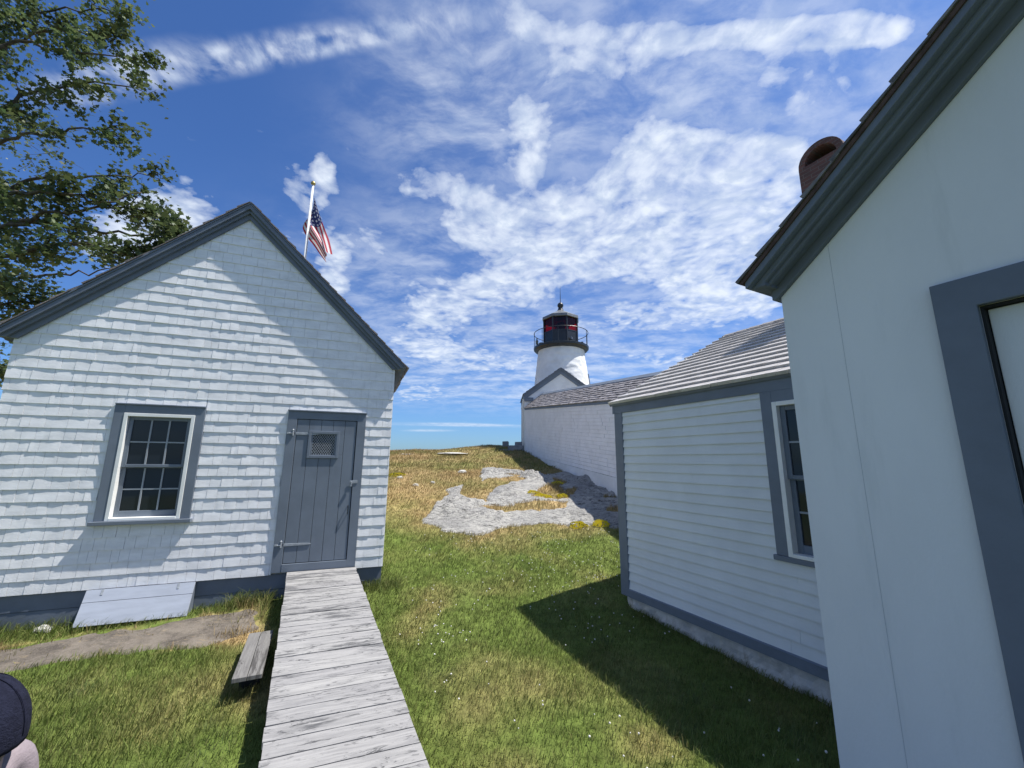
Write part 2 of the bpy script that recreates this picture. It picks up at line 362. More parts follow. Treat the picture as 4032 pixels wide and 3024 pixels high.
def mat_flag():
    m, N, b = newmat('flag_cloth')
    a = N.n('ShaderNodeAttribute', attribute_name='uvw').outputs['Vector']
    sp = N.n('ShaderNodeSeparateXYZ', i_0=a); s, t = sp.outputs[0], sp.outputs[1]
    st = N.math('MODULO', N.math('FLOOR', N.math('MULTIPLY', t, 13.)), 2.)
    c = N.mix(st, (.40, .035, .055), (.68, .67, .66))
    can = N.math('MULTIPLY', N.math('LESS_THAN', s, .4), N.math('LESS_THAN', t, 7 / 13.))
    gx = N.math('SUBTRACT', N.math('FRACT', N.math('MULTIPLY', s, 15.)), .5); gy = N.math('SUBTRACT', N.math('FRACT', N.math('MULTIPLY', t, 9.3)), .5)
    star = N.math('LESS_THAN', N.math('ADD', N.math('MULTIPLY', gx, gx), N.math('MULTIPLY', gy, gy)), .06)
    c = N.mix(can, c, N.mix(star, (.035, .045, .14), (.55, .56, .6)))
    N.link(c, b.inputs['Base Color']); b.inputs['Roughness'].default_value = .85
    tl = N.n('ShaderNodeBsdfTranslucent'); N.link(c, tl.inputs[0])
    mx = N.n('ShaderNodeMixShader'); mx.inputs[0].default_value = .3
    N.link(b.outputs[0], mx.inputs[1]); N.link(tl.outputs[0], mx.inputs[2]); N.link(mx.outputs[0], m.node_tree.nodes['Material Output'].inputs[0])
    return m
M['flag'] = mat_flag()

def set_vattr(o, name, arr, typ='FLOAT_VECTOR', domain='POINT'):
    a = o.data.attributes.new(name, typ, domain)
    a.data.foreach_set('color' if 'COLOR' in typ else 'vector', np.asarray(arr, dtype=np.float32).ravel())
def set_fcol(o, cols):                     # one colour per face, written per corner-free face domain
    a = o.data.attributes.new('col', 'FLOAT_COLOR', 'FACE')
    c = np.ones((len(cols), 4), dtype=np.float32); c[:, :3] = np.array(cols)
    a.data.foreach_set('color', c.ravel())

# ------------------------------------------------------------------ ground
TY = [-40, -20, 0, 3, 5.4, 7, 10, 13, 17.2, 19, 21, 30, 60, 120]
TZ = [-3.2, -2.05, -1.88, -1.84, -1.80, -1.52, -.87, -.33, .28, .42, .35, -1.5, -9, -12]
def _hash(ix, iy, s):
    h = (ix * 374761393 + iy * 668265263 + s * 974711) & 0x7fffffff
    h = ((h ^ (h >> 13)) * 1274126177) & 0x7fffffff
    return ((h ^ (h >> 16)) & 0xffff) / 65535.
def vnoise(x, y, s=0):
    x = np.asarray(x, float); y = np.asarray(y, float)
    ix = np.floor(x).astype(np.int64); iy = np.floor(y).astype(np.int64); fx = x - ix; fy = y - iy
    fx = fx * fx * (3 - 2 * fx); fy = fy * fy * (3 - 2 * fy)
    a = _hash(ix, iy, s); b = _hash(ix + 1, iy, s); c = _hash(ix, iy + 1, s); d = _hash(ix + 1, iy + 1, s)
    return (a * (1 - fx) + b * fx) * (1 - fy) + (c * (1 - fx) + d * fx) * fy
def fbm(x, y, s=0, oct=4):
    v = 0; a = .5; t = 0
    for k in range(oct): v = v + a * vnoise(np.asarray(x) * 2 ** k, np.asarray(y) * 2 ** k, s + k); t += a; a *= .55
    return v / t
def ground_z(x, y):
    x = np.asarray(x, float); y = np.asarray(y, float)
    z = 0
    for k in (-.8, 0, .8): z = z + np.interp(y + k, TY, TZ) / 3
    z = z + .28 * np.exp(-((x + .6) ** 2 / 6 + (y - 19) ** 2 / 5))
    edge = np.maximum(np.hypot(x, y - 4) - 26, 0); z = z - edge * .16
    far = np.clip((y - 5.5) / 4, 0, 1)
    return z + (fbm(x * .9, y * .9, 3) - .5) * (.05 + .12 * far) + (fbm(x * 4, y * 4, 9, 2) - .5) * .03

OUT = [(-1.76, 8.28), (-1.72, 9.03), (-1.73, 9.81), (-1.54, 10.11), (-1.67, 10.71), (-1.32, 11.31), (-1.22, 10.23), (-0.98, 9.77), (-0.59, 9.74), (-0.58, 10.47), (-0.44, 10.99), (0.43, 11.98), (0.26, 12.21), (-0.27, 12.11), (-0.82, 11.56), (-0.9, 12.18), (-0.91, 13.31), (-0.64, 13.7), (-0.26, 13.33), (-0.01, 12.73), (0.42, 12.65), (0.87, 12.95), (1.11, 12.58), (1.74, 13.33), (2.5, 12.45), (2.7, 11.8), (2.7, 10.83), (2.8, 9.91), (2.9, 9.38), (2.26, 8.09), (1.9, 8.21), (1.64, 8.29), (1.12, 8.25), (0.74, 8.44), (0.3, 8.36), (-0.07, 8.29), (-0.17, 8.16), (-0.3, 7.92), (-0.46, 7.79), (-0.9, 7.79), (-1.29, 7.99), (-1.47, 8.19)]
HOLES = [[(-0.96, 9.13), (-0.76, 9.29), (0.35, 9.63), (1.32, 9.69), (1.29, 9.34), (0.9, 9.26), (0.28, 9.13), (-0.55, 9.08)], [(0.49, 10.11), (0.72, 10.77), (1.01, 11.46), (1.3, 11.55), (1.35, 10.79), (1.41, 10.07), (1.32, 9.87), (0.81, 9.91)], [(1.43, 10.92), (1.76, 10.94), (1.55, 10.19), (1.41, 10.31)], [(1.25, 12.09), (1.58, 11.78), (1.31, 11.04)], [(2.29, 10.27), (2.52, 10.22), (2.56, 9.81), (2.25, 9.91)], [(2.13, 9.37), (2.47, 9.37), (2.39, 9.09), (2.12, 9.12)], [(-0.2, 12.33), (0.3, 12.51), (0.11, 12.21)]]
PATH = [(-3.04, 5.24), (-3.8, 4.86), (-4.44, 4.6), (-4.72, 4.42), (-5.1, 4.1), (-5.3, 3.5), (-4.6, 3.2), (-4.34, 3.83), (-4.14, 4.03), (-3.51, 4.24), (-3.02, 4.36), (-2.72, 4.75)]
def poly_sd(x, y, P):                      # signed distance, positive inside
    x = np.asarray(x, float); y = np.asarray(y, float); d = np.full(x.shape, 1e9); ins = np.zeros(x.shape, bool)
    n = len(P)
    for i in range(n):
        ax, ay = P[i]; bx, by = P[(i + 1) % n]
        ex, ey = bx - ax, by - ay; L = ex * ex + ey * ey + 1e-12
        t = np.clip(((x - ax) * ex + (y - ay) * ey) / L, 0, 1)
        d = np.minimum(d, np.hypot(x - ax - ex * t, y - ay - ey * t))
        c = ((ay > y) != (by > y)) & (x < (bx - ax) * (y - ay) / (by - ay + 1e-12) + ax); ins ^= c
    return np.where(ins, d, -d)
def rock_sd(x, y):
    wx = x + (fbm(x * 3.3, y * 3.3, 21) - .5) * .28; wy = y + (fbm(x * 3.3 + 40, y * 3.3, 22) - .5) * .38
    s = poly_sd(wx, wy, OUT)
    for h in HOLES: s = np.minimum(s, -poly_sd(wx, wy, h))
    return s
def rock_h(x, y):
    s = rock_sd(x, y)
    h = np.where(s > 0, np.minimum(s * .45, .035) + np.minimum(s * .12, .05), np.maximum(s, -.4) * .5)
    st = fbm(x * 1.1 + y * .3, y * 2.0, 31, 3); h = h + np.where(s > .05, (np.floor(st * 7) / 7 - .45) * .34, 0)
    h = h + np.where(s > .03, (fbm(x * 5, y * 7, 33, 3) - .5) * .06, 0)
    return np.where(s > 0, np.maximum(h, np.minimum(s * .4, .022)), h)
def dry_mask(x, y):
    n = fbm(x * .8, y * .8, 51, 4); n2 = fbm(x * 2.6, y * 2.6, 61, 3)
    d = np.clip((y - 6.4) / 2.6, 0, 1) * .62 + (n - .5) * 1.25 + (n2 - .5) * .5
    left = np.clip((-x - .6) / 2., 0, 1) * np.clip((y - 8) / 3, 0, 1); d = d + left * .25
    d = d + .8 * np.exp(-((x + 1.05) ** 2 / .10 + (y - 5.1) ** 2 / .3)) + .5 * np.exp(-((x - .9) ** 2 / .1 + (y - 3.0) ** 2 / .06))
    pd = np.abs(poly_sd(x, y, PATH)); d = d + .75 * np.exp(-(pd / .1) ** 2) * (fbm(x * 3, y * 3, 71) > .46)
    d = d + .9 * np.exp(-((x + 2.75) ** 2 / .12 + (y - 4.55) ** 2 / .03))
    rs = np.exp(-(np.clip(-rock_sd(x, y), 0, 9) / .5) ** 2); d = d + rs * .22
    d = d - .35 * np.exp(-((x - .6) ** 2 / 6 + (y - 6.6) ** 2 / 1.2))
    g = np.where((x < -2.4) & (y < 4.1), .05, 0.)
    return np.clip(d + g, 0, 1)
GREEN = np.array([.092, .142, .024]); GREEN2 = np.array([.165, .205, .055]); DRY = np.array([.40, .29, .15]); DRY2 = np.array([.24, .175, .075])
def make_ground():
    def axis(lo, hi, a, b, st, grow=1.22):
        m = list(np.arange(a, b, st)); s = st; x = a
        while x > lo: s *= grow; x -= s; m.insert(0, x)
        s = st; x = m[-1]
        while x < hi: s *= grow; x += s; m.append(x)
        return np.array(m)
    X = axis(-160, 160, -9, 5, .11); Y = axis(-160, 160, -1, 21, .11)
    gx, gy = np.meshgrid(X, Y); z = ground_z(gx, gy)
    z = z - np.where((poly_sd(gx, gy, PATH) > .06), .02, 0)
    nx, ny = len(X), len(Y)
    v = np.stack([gx.ravel(), gy.ravel(), z.ravel() + H], 1)
    i = np.arange(nx * ny).reshape(ny, nx)
    f = np.stack([i[:-1, :-1], i[:-1, 1:], i[1:, 1:], i[1:, :-1]], -1).reshape(-1, 4)
    mb = MB(); mb.v = v.tolist(); mb.f = f.tolist()
    o = obj('ground', mb, M['soil'], None, True); o['kind'] = 'structure'
    d = dry_mask(gx, gy).ravel()[:, None]; n = fbm(gx * 1.7, gy * 1.7, 5).ravel()[:, None]
    c = (GREEN * .8 * (1 - n) + GREEN2 * .8 * n) * (1 - d) + (DRY * n + DRY2 * (1 - n)) * d
    a = o.data.attributes.new('col', 'FLOAT_COLOR', 'POINT'); a.data.foreach_set('color', np.concatenate([c, np.ones((len(c), 1))], 1).astype(np.float32).ravel())
    s = MB(); s.lathe((0, 0, -9.2 + H), [(4000, 0), (40, 0)], 96); w = obj('sea', s, M['sea']); w['kind'] = 'structure'
    # path sheet of old asphalt
    gx, gy = np.meshgrid(np.arange(-6.4, -2.3, .05), np.arange(2.6, 5.6, .05)); sd = poly_sd(gx + (fbm(gx * 4, gy * 4, 81) - .5) * .30, gy + (fbm(gx * 4, gy * 4, 82) - .5) * .22, PATH)
    z = ground_z(gx, gy) + np.clip(sd, -.12, .05) * .25 - .004 + (fbm(gx * 7, gy * 7, 85) - .5) * .022
    ny, nx = gx.shape; i = np.arange(nx * ny).reshape(ny, nx); f = np.stack([i[:-1, :-1], i[:-1, 1:], i[1:, 1:], i[1:, :-1]], -1).reshape(-1, 4)
    keep = (sd.ravel()[f] > -.12).all(1)
    mb = MB(); mb.v = np.stack([gx.ravel(), gy.ravel(), z.ravel() + H], 1).tolist(); mb.f = f[keep].tolist()
    p = obj('path', mb, M['path'], None, True); p['kind'] = 'structure'
    # pale ledge breaking through the turf
    gx, gy = np.meshgrid(np.arange(-2.3, 3.1, .045), np.arange(7.3, 14.2, .05)); h = rock_h(gx, gy)
    z = ground_z(gx, gy) + h
    ny, nx = gx.shape; i = np.arange(nx * ny).reshape(ny, nx); f = np.stack([i[:-1, :-1], i[:-1, 1:], i[1:, 1:], i[1:, :-1]], -1).reshape(-1, 4)
    keep = (h.ravel()[f] > -.16).all(1)
    mb = MB(); mb.v = np.stack([gx.ravel(), gy.ravel(), z.ravel() + H], 1).tolist(); mb.f = f[keep].tolist()
    r = obj('rock_ledge', mb, M['rock'], None, True); r['kind'] = 'structure'
make_ground()

# ------------------------------------------------------------------ frames of the buildings
SA = .3633; SX, SY = -1.7834, 5.936       # shed: u runs left to right along the front, o out of it
def FS(u, o, z): return (SX + math.cos(SA) * u + math.sin(SA) * o, SY + math.sin(SA) * u - math.cos(SA) * o, z + H)
BA = .4706; BX, BY = 1.41994, 5.40941     # wing: u runs from its far left corner towards the viewer
bd = (math.sin(BA), -math.cos(BA)); bn = (-math.cos(BA), -math.sin(BA))
def FB(u, o, z): return (BX + bd[0] * u + bn[0] * o, BY + bd[1] * u + bn[1] * o, z + H)
EX, EY = 1.56332, 2.2
def FE(u, o, z): return (EX + bd[0] * u + bn[0] * o, EY + bd[1] * u + bn[1] * o, z + H)

def grow(mb, cols, rng, base, spread):     # helper for wood colours: one colour per new face
    k = rng.uniform(-1, 1); c = tuple(max(.01, b * (1 + spread * k)) for b in base)
    cols += [c] * (len(mb.f) - len(cols))

def roof_courses(name, P, n, run, length, rng, parent, base, spread, expo=None, thick=.014, mat=None, jit=.009):
    """P(a, s, h): a along the eave, s up the slope from eave, h off the deck"""
    mb = MB(); cols = []
    e = run / n
    for k in range(n):
        s0 = k * e - .012; s1 = min((k + 1) * e + .03, run)
        a = -rng.uniform(0, .1)
        while a < length:
            w = rng.uniform(.08, .19); a0 = max(a, 0) + .002; a1 = min(a + w, length) - .002; a += w
            if a1 - a0 < .02: continue
            t = thick * (rng.uniform(.75, 1.5) if jit > .005 else rng.uniform(.94, 1.08)); j = rng.uniform(-jit, jit)
            mb.box8([P(a0, s0 + j, 0.004), P(a1, s0 + j, 0.004), P(a1, s1, .002), P(a0, s1, .002),
                     P(a0, s0 + j, t + .006), P(a1, s0 + j, t + .006), P(a1, s1, .006), P(a0, s1, .006)])
            grow(mb, cols, rng, base, spread)
    o = obj(name, mb, mat or M['roof_wood'], parent); set_fcol(o, cols); return o

# ------------------------------------------------------------------ the shingled shed
S_L = -4.195; SMID = S_L / 2; SBOT = -1.433; SPK = 3.53; SLOPE = .965
def srake(u): return SPK - abs(u - SMID) * SLOPE          # upper line of the rake boards
def make_window(F, root, u0, u1, z0, z1, cas, m_cas, sash_cols=3, rows=2, sill_out=.045, flat=.03, head_cap=True):
    """sash window: outer casing rectangle u0..u1, z0..z1 (without sill)"""
    i0, i1, iz0, iz1 = u0 + cas, u1 - cas, z0 + .045, z1 - cas
    b = MB(); b.box(F, u0, i0, 0, flat, z0, z1); b.box(F, i1, u1, 0, flat, z0, z1); b.box(F, i0, i1, 0, flat, iz1, z1)
    if head_cap: b.box(F, u0, u1, 0, flat + .014, z1, z1 + .016)
    w = obj('window', b, m_cas, root, bevel=.003)
    s = MB(); s.box(F, u0 - .025, u1 + .025, 0, flat + sill_out, z0 - .045, z0 - .002); obj('sill', s, m_cas, w, bevel=.004)
    fr = MB(); t = .038
    fr.box(F, i0, i0 + t, -.09, flat + .006, z0, iz1); fr.box(F, i1 - t, i1, -.09, flat + .006, z0, iz1)
    fr.box(F, i0 + t, i1 - t, -.09, flat + .006, iz1 - t, iz1); fr.box(F, i0 + t, i1 - t, -.09, flat + .012, z0, z0 + .03)
    obj('frame', fr, M['white_trim'], w, bevel=.003)
    a0, a1, c0, c1 = i0 + t, i1 - t, z0 + .03, iz1 - t; mid = (c0 + c1) / 2
    for (y0, y1, oo) in ((mid - .015, c1, -.012), (c0, mid + .015, -.042)):
        sb = MB(); st = .045; bt = .07 if y0 == c0 else .035
        sb.box(F, a0, a0 + st, oo - .03, oo, y0, y1); sb.box(F, a1 - st, a1, oo - .03, oo, y0, y1)
        sb.box(F, a0 + st, a1 - st, oo - .03, oo, y1 - .04, y1); sb.box(F, a0 + st, a1 - st, oo - .03, oo, y0, y0 + bt)
        s_ = obj('sash', sb, M['grey'], w, bevel=.003)
        g0, g1, h0, h1 = a0 + st, a1 - st, y0 + bt, y1 - .04
        mt = MB()
        for k in range(1, sash_cols):
            x = g0 + (g1 - g0) * k / sash_cols; mt.box(F, x - .008, x + .008, oo - .026, oo - .004, h0, h1)
        for k in range(1, rows):
            z = h0 + (h1 - h0) * k / rows
            for c in range(sash_cols):
                xa = g0 + (g1 - g0) * c / sash_cols + (.008 if c else 0); xb = g0 + (g1 - g0) * (c + 1) / sash_cols - (.008 if c < sash_cols - 1 else 0)
                mt.box(F, xa, xb, oo - .025, oo - .005, z - .008, z + .008)
        obj('muntins', mt, M['grey_mid'], s_)
        gl = MB(); gl.box(F, g0 - .004, g1 + .004, oo - .020, oo - .015, h0 - .004, h1 + .004); obj('pane', gl, M['glass'], s_)
    return w
M['grey_mid'] = paint('muntin_paint', (.30, .33, .36), .5, .05, 8.)

def make_shed():
    rng = random.Random(11); F = FS
    root = thing('shingled_shed', 'white shingled gable shed with dark grey plank door and one twelve pane window', 'shed', F(SMID, -2.5, -1.80))
    L = 5.2
    WD = (-3.182, -2.277, -.716, .631)     # window casing
    DR = (-1.342, -.349, -1.42, .643)      # door frame
    # walls: an L-shaped skin leaving the window opening free
    def top(u): return srake(u) - .10
    b = MB()
    for (u0, u1, z0, z1) in ((S_L, WD[0] + .08, SBOT, None), (WD[0] + .08, WD[1] - .08, SBOT, WD[2]), (WD[0] + .08, WD[1] - .08, WD[3] - .08, None), (WD[1] - .08, 0, SBOT, None)):
        if z1 is None:
            us = [u0] + ([SMID] if u0 < SMID < u1 else []) + [u1]
            pts = [(u0, z0), (u1, z0)] + [(u, top(u)) for u in us[::-1]]
        else: pts = [(u0, z0), (u1, z0), (u1, z1), (u0, z1)]
        b.ext(F, pts, -.12, -.004)
    for u in (S_L, -.12): b.box(F, u, u + .12, -L, -.12, SBOT, top(0) - .02)
    b.ext(F, [(S_L, SBOT), (0, SBOT), (0, top(0)), (SMID, top(SMID)), (S_L, top(S_L))], -L - .12, -L)
    b.box(F, WD[0] + .02, WD[1] - .02, -.5, -.46, WD[2] - .1, WD[3] + .1)
    wall = obj('wall', b, M['white_shingle'], root)
    # shingles, course by course
    sh = MB(); e = .1365; z = SBOT - .012; k = 0
    zh = .655
    while z < SPK - .135:
        z0, z1 = z, z + e + .012
        half = (SPK - .075 - z1) / SLOPE
        ul = max(S_L - .012, SMID - half - .02); ur = min(.012, SMID + half + .02)
        u = ul - rng.uniform(0, .1)
        while u < ur:
            w = rng.choice((rng.uniform(.075, .13), rng.uniform(.11, .21)))
            pieces = [(max(u, ul), min(u + w, ur), z0)]
            for (a, c, q0, q1) in ((WD[0], WD[1], WD[2] - .045, WD[3]), (DR[0], DR[1], DR[2], DR[3])):
                if z1 - .02 > q0 and z0 + .02 < q1:
                    nw = []
                    for (p0, p1, zq) in pieces:
                        if p1 <= a or p0 >= c: nw.append((p0, p1, zq))
                        else:
                            if p0 < a: nw.append((p0, a, zq))
                            if p1 > c: nw.append((c, p1, zq))
                            if z1 > q1 + .045: nw.append((max(p0, a), min(p1, c), q1 + .019))     # cut to fit over the head
                    pieces = nw
            for (p0, p1, zq) in pieces:
                p0 += .0012; p1 -= .0012
                if p1 - p0 < .012: continue
                t = rng.uniform(.0098, .0145); dz = rng.uniform(-.0016, .0016); zz = zq + dz
                n = max(2, int((p1 - p0) / .03)); ph = rng.uniform(0, 6); amp = rng.uniform(.0005, .0017); tilt = rng.uniform(-.0016, .0016)
                bt = []; tp = []
                for q in range(n + 1):
                    f = q / n; uu = p0 + (p1 - p0) * f
                    oo = t + amp * math.sin(ph + f * rng.uniform(3, 5)) + tilt * (f - .5) * 2
                    bt.append((uu, oo)); tp.append((uu, .0026))
                for q in range(n):
                    (a, oa), (c, oc) = bt[q], bt[q + 1]
                    sh.poly([F(a, oa, zz), F(c, oc, zz), F(c, .0026, z1), F(a, .0026, z1)])
                    sh.poly([F(a, -.003, zz), F(c, -.003, zz), F(c, oc, zz), F(a, oa, zz)])
                sh.poly([F(p0, -.003, zz), F(p0, bt[0][1], zz), F(p0, .0026, z1)]); sh.poly([F(p1, bt[-1][1], zz), F(p1, -.003, zz), F(p1, .0026, z1)])
            u += w
        z += e; k += 1
    obj('shingles', sh, M['white_shingle'], root)
    # side wall shingle ends (seen edge-on at the right corner)
    se = MB(); z = SBOT - .012
    while z < 1.15:
        se.box8([F(.002, -L, z), F(.012, -L, z), F(.012, .0, z), F(.002, .0, z), F(.002, -L, z + e), F(.0035, -L, z + e), F(.0035, .0, z + e), F(.002, .0, z + e)]); z += e
    obj('side_shingles', se, M['white_shingle'], root)
    # base skirt of painted boards
    sk = MB()
    for (z0, z1, o) in ((-1.62, SBOT - .004, -.012), (-2.05, -1.625, -.016)):
        sk.box(F, S_L, 0, o - .03, o, z0, z1); sk.box(F, -.05, -.02, -L, o - .03, z0, z1); sk.box(F, S_L, S_L + .03, -L, o - .03, z0, z1)
    obj('base_skirt', sk, M['grey_dark'], root)
    # rake boards: frieze against the wall, crown moulding in front
    for sgn, nm in ((-1, 'rake_board'), (1, 'rake_board')):
        def RK(d, dz): return (SMID + sgn * d, SPK - d * SLOPE + dz)
        D = 2.225
        m = MB()
        for (o0, o1, h0, h1, d1) in ((.0135, .040, -.20, -.06, D - .04), (.040, .075, -.125, -.03, D - .01), (.075, .108, -.075, -.004, D)):
            zc = RK(d1, h1)[1] - .03; dc = (SPK + h0 - zc) / SLOPE; m.ext(F, [RK(0, h0), RK(dc, h0), (SMID + sgn * d1, zc), RK(d1, h1), RK(0, h1)][::(1 if sgn > 0 else -1)], o0, o1)
        # return of the eave
        ue = SMID + sgn * (D - .06)
        obj(nm, m, M['grey_dark'], root, bevel=.003)
        rd = MB(); rd.prism([F(SMID, .118, SPK - .004), F(SMID + sgn * (D + .03), .118, SPK - .004 - (D + .03) * SLOPE), F(SMID + sgn * (D + .03), -L - .2, SPK - .004 - (D + .03) * SLOPE), F(SMID, -L - .2, SPK - .004)],
                            [F(SMID, .118, SPK + .018), F(SMID + sgn * (D + .03), .118, SPK + .018 - (D + .03) * SLOPE), F(SMID + sgn * (D + .03), -L - .2, SPK + .018 - (D + .03) * SLOPE), F(SMID, -L - .2, SPK + .018)])
        sl = math.hypot(1, SLOPE); cu, cz = sgn / sl, -SLOPE / sl; nu, nz = sgn * SLOPE / sl, 1 / sl; run = (D + .05) * sl
        def P(a, s, h): return F(SMID + cu * (run - s) + nu * (h + .002), .130 - a, SPK + .018 + cz * (run - s) + nz * (h + .002))
        ro = obj('roof', rd, M['grey_dark'], root)
        roof_courses('roof_shingles', P, 19, run, L + .3, rng, ro, (.17, .15, .14), .35, thick=.017)
    # door
    dr = MB(); F0 = .034
    l0, l1, lz0, lz1 = -1.228, -.461, -1.316, .533
    dr.box(F, DR[0], l0, 0, F0, DR[2], DR[3]); dr.box(F, l1, DR[1], 0, F0, DR[2], DR[3]); dr.box(F, l0, l1, 0, F0, lz1 + .006, DR[3]); dr.box(F, l0, l1, 0, F0 + .004, DR[2], lz0 - .008)
    dr.box(F, DR[0] - .008, DR[1] + .008, 0, F0 + .016, DR[3], DR[3] + .018)
    obj('door_frame', dr, M['grey'], root, bevel=.003)
    lf = MB(); nb = 5; gz0, gz1 = .05, .345; gu0, gu1 = -1.035, -.715
    bw = (l1 - l0 - .012) / nb
    for q in range(nb):
        a = l0 + .006 + q * bw
        c = a + bw - .004
        if c > gu0 + .02 and a < gu1 - .02:
            lf.box(F, a, c, .004, .024, lz0, gz0 + .01); lf.box(F, a, c, .004, .024, gz1 - .01, lz1)
            if a < gu0: lf.box(F, a, gu0 + .02, .004, .024, gz0 + .011, gz1 - .011)
            if c > gu1: lf.box(F, gu1 - .02, c, .004, .024, gz0 + .011, gz1 - .011)
        else: lf.box(F, a, c, .004, .024, lz0, lz1)
    door = obj('door', lf, M['grey'], root, bevel=.0025)
    bk = MB(); bk.box(F, l0, l1, 0., .0035, lz0 - .01, lz1 + .006); obj('door_gap', bk, M['joint'], door)
    gf = MB(); t = .036
    gf.box(F, gu0 - t, gu0, .024, .040, gz0 - t, gz1 + t); gf.box(F, gu1, gu1 + t, .024, .040, gz0 - t, gz1 + t); gf.box(F, gu0, gu1, .024, .040, gz0 - t, gz0); gf.box(F, gu0, gu1, .024, .040, gz1, gz1 + t)
    obj('vent_frame', gf, M['grey'], door, bevel=.003)
    gg = MB(); gg.box(F, gu0, gu1, .006, .009, gz0, gz1); obj('vent_opening', gg, M['joint'], door)
    gr = MB(); W_, Hh = gu1 - gu0, gz1 - gz0; pit = .030; hh = .042; r = .0034
    nxx = int(W_ / pit) + 1; nz = int(Hh / (hh / 2)) + 1
    for iz in range(nz):                   # expanded metal: short strands making lozenges
        za = gz0 + iz * hh / 2; zb = za + hh / 2
        for ix in range(-1, nxx + 1):
            off = pit / 2 if iz % 2 else 0
            for sg in (-1, 1):
                ua = gu0 + ix * pit + off; ub = ua + sg * pit / 2
                if min(ua, ub) < gu0 or max(ua, ub) > gu1 or zb > gz1: continue
                gr.box8([F(ua - r, .018, za), F(ua + r, .018, za), F(ua + r, .022, za), F(ua - r, .022, za), F(ub - r, .018, zb), F(ub + r, .018, zb), F(ub + r, .022, zb), F(ub - r, .022, zb)])
    obj('vent_mesh', gr, M['iron'], door)
    for zc in (.34, -1.09):
        h = MB(); ue = -.955 if zc > 0 else -.93
        h.ext(F, [(-1.262, zc - .017), (-1.02, zc - .014), (ue, zc - .009), (ue + .015, zc), (ue, zc + .009), (-1.02, zc + .014), (-1.262, zc + .017)], .026, .034)
        h.tube([F(-1.262, .042, zc - .03), F(-1.262, .042, zc + .03)], .011, 10); h.tube([F(-1.262, .042, zc + .03), F(-1.262, .042, zc + .045), F(-1.262, .042, zc + .06)], [.011, .015, .006], 10)
        h.tube([F(-1.262, .042, zc), F(-1.31, .040, zc)], [.012, .008], 8); h.ext(F, [(-1.335, zc - .012), (-1.285, zc - .012), (-1.285, zc + .012), (-1.335, zc + .012)], .0345, .040)
        obj('hinge', h, M['iron'], door, bevel=.002)
    hs = MB(); hs.box(F, -.50, -.40, .0345, .041, -.325, -.285); hs.tube([F(-.478, .041, -.305), F(-.478, .06, -.305), F(-.478, .06, -.33)], .007, 8); hs.box(F, -.492, -.466, .042, .062, -.365, -.325)
    obj('hasp', hs, M['iron'], door, bevel=.002)
    hd = MB(); hd.tube([F(-.497, .024, -.62), F(-.497, .055, -.63), F(-.497, .058, -.68), F(-.497, .055, -.72), F(-.497, .024, -.73)], .006, 8)
    obj('handle', hd, M['black'], door)
    make_window(F, root, *WD, .10, M['grey'], rows=2)
make_shed()

def make_hatch():
    F = FS; t = thing('cellar_hatch', 'pale grey two board cellar hatch leaning on the shed base', 'hatch', F(-2.6, .12, -1.78))
    def P(u, s, h): # s 0 bottom .. 1 top
        ang = math.atan2(.30, .15); return F(u, .185 - .145 * s - (-h) * math.sin(ang), -1.775 + .325 * s + h * math.cos(ang))
    b = MB()
    for (s0, s1) in ((0, .64), (.65, 1.0)):
        b.box8([P(-3.105, s0, 0), P(-2.115, s0, 0), P(-2.115, s1, 0), P(-3.105, s1, 0), P(-3.105, s0, .024), P(-2.115, s0, .024), P(-2.115, s1, .024), P(-3.105, s1, .024)])
    obj('panel', b, M['grey_light'], t, bevel=.002)
    for u in (-2.96, -2.27):
        h = MB(); h.box8([P(u - .01, .83, .0245), P(u + .01, .83, .0245), P(u + .01, 1.0, .0245), P(u - .01, 1.0, .0245), P(u - .01, .83, .029), P(u + .01, .83, .029), P(u + .01, 1.0, .029), P(u - .01, 1.0, .029)])
        obj('hinge', h, M['iron'], t)
    for u in (-3.09, -2.155):
        c = MB(); c.prism([F(u, -.008, -1.46), F(u, .015, -1.47), F(u, .165, -1.80), F(u, -.008, -1.80)], [F(u + .03, -.008, -1.46), F(u + .03, .015, -1.47), F(u + .03, .165, -1.80), F(u + .03, -.008, -1.80)])
        obj('cheek', c, M['grey_dark'], t)

make_hatch()

